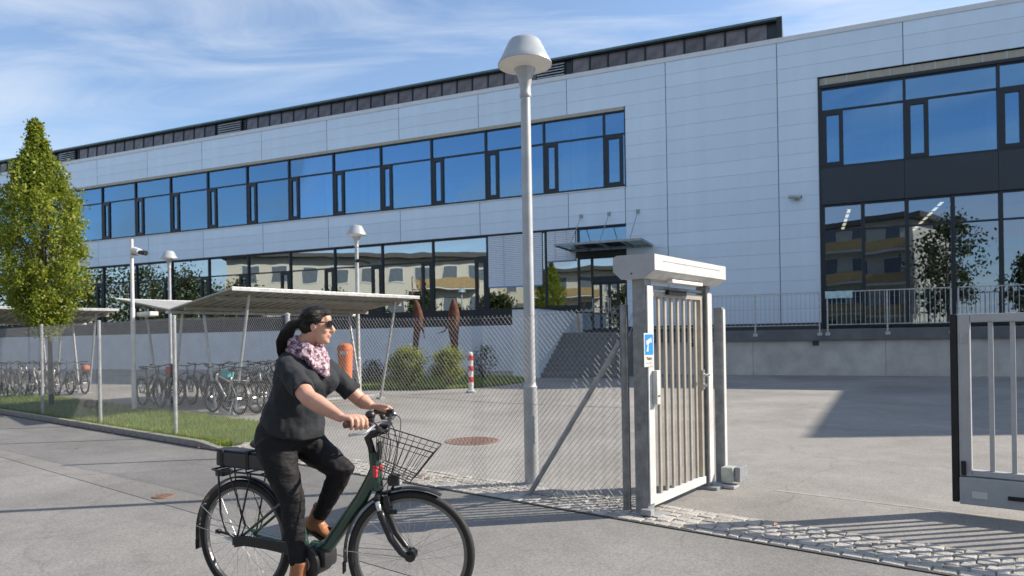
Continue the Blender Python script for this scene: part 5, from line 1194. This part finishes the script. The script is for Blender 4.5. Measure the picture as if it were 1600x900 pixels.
def place(a, b): d = Vector((b[0] - a[0], b[1] - a[1])); return Matrix.Translation((a[0], a[1], 0)) @ Matrix.Rotation(math.atan2(d.y, d.x), 4, 'Z'), d.length
M_, L_ = place((-34.5, 2.5), (-51, 26.5)); house(M_ @ Matrix.Translation((L_, 0, 0)) @ Matrix.Rotation(math.pi, 4, 'Z') if False else M_ @ Matrix.Scale(1, 4), L_, 11, 10.6, 'cream three-storey house mirrored in the lower windows', 3, (2, 9))
M_, L_ = place((3.4, -15.5), (-14, -16.5)); house(M_, L_, 10, 12.2, 'pale house with ochre balconies mirrored in the right ground floor glass', 4, (.2, 12))
M_, L_ = place((-27, -12), (-43, -3)); house(M_, L_, 10, 9.5, 'cream house with ochre balcony mirrored in the glass beside the entrance', 3, (3, 12))
def leafy(loc, r, h0, h1, n, label, m=M_DKLEAF, ls=.36):
    th = thing('broadleaf_tree', label, 'tree', Matrix.Translation(loc)); MB().tube([(0, 0, -.1), (.05, 0, h0 + .5), (.0, .1, (h0 + h1) / 2), (0, 0, h1 - .6)], [.2, .15, .1, .03], 10).build('trunk', M_BARK, th)
    lb = MB(); cs = []
    for i in range(60):
        a, b = random.uniform(0, 6.28), random.uniform(-1.2, 1.5); rr = random.random() ** .35
        c = (r * rr * math.cos(a) * math.cos(b), r * rr * math.sin(a) * math.cos(b), (h0 + h1) / 2 + (h1 - h0) / 2 * rr * math.sin(b)); cs.append((c, random.uniform(.6, 1.2)))
        if i % 6 == 0: lb.tube([(0, 0, h0 + .3), (c[0] * .5, c[1] * .5, (h0 + c[2]) / 2 + .2), c], [.06, .04, .01], 6)
    lb.build('limbs', M_BARK, th); fo = MB(); leafcloud(fo, cs, n, r * .17, ls, .2); stuff(fo.build('crown', m, th))
for (x, y, r, h0, h1, lab) in ((6.6, -13.5, 2.9, 3.0, 11.3, 'dark tree mirrored in the right ground floor glass'), (12.5, -17, 2.2, 2.5, 8.0, 'smaller tree mirrored at the right edge of the glass'), (-30, 6.5, 2.2, 1.2, 6.0, 'tree mirrored in the lower windows below the cream house'), (-36, 12, 2.0, 1.0, 6.4, 'bushy tree mirrored between two lower windows'), (-41, 19, 2.4, 1.2, 6.6, 'round tree mirrored in the middle lower windows'), (-50, 31, 4.0, 1.2, 8.6, 'large tree mirrored behind the shelter roof'), (-57, 38, 4.5, 1.2, 9.2, 'large brown green tree mirrored in the left lower windows'), (-62, 50, 5, 1.2, 10.0, 'far tree mirrored in the leftmost lower windows'), (-22, -6, 2.4, 2.0, 7.2, 'tree mirrored in the entrance doors'), (-16, -10, 2.6, 2.0, 8.0, 'tree mirrored beside the entrance doors'), (-47, 26, 3.4, .6, 7.5, 'broad tree mirrored beside the cream house'), (-55, 30, 4.4, .6, 9.0, 'broad tree mirrored behind the white camera pole'), (-64, 43, 5.0, .6, 9.5, 'broad tree mirrored at the left end of the lower windows'), (-72, 55, 6.0, .6, 10.5, 'broad tree mirrored behind the columnar tree'), (-60, 33, 5.0, .6, 9.8, 'tall tree mirrored above the bicycle shelter roof'), (-33, 9, 1.8, .4, 5.0, 'low tree mirrored below the cream house'), (-39, 16, 1.9, .4, 5.2, 'low round tree mirrored below the cream house')):
    leafy((x, y, 0), r, h0, h1, 3800, lab)
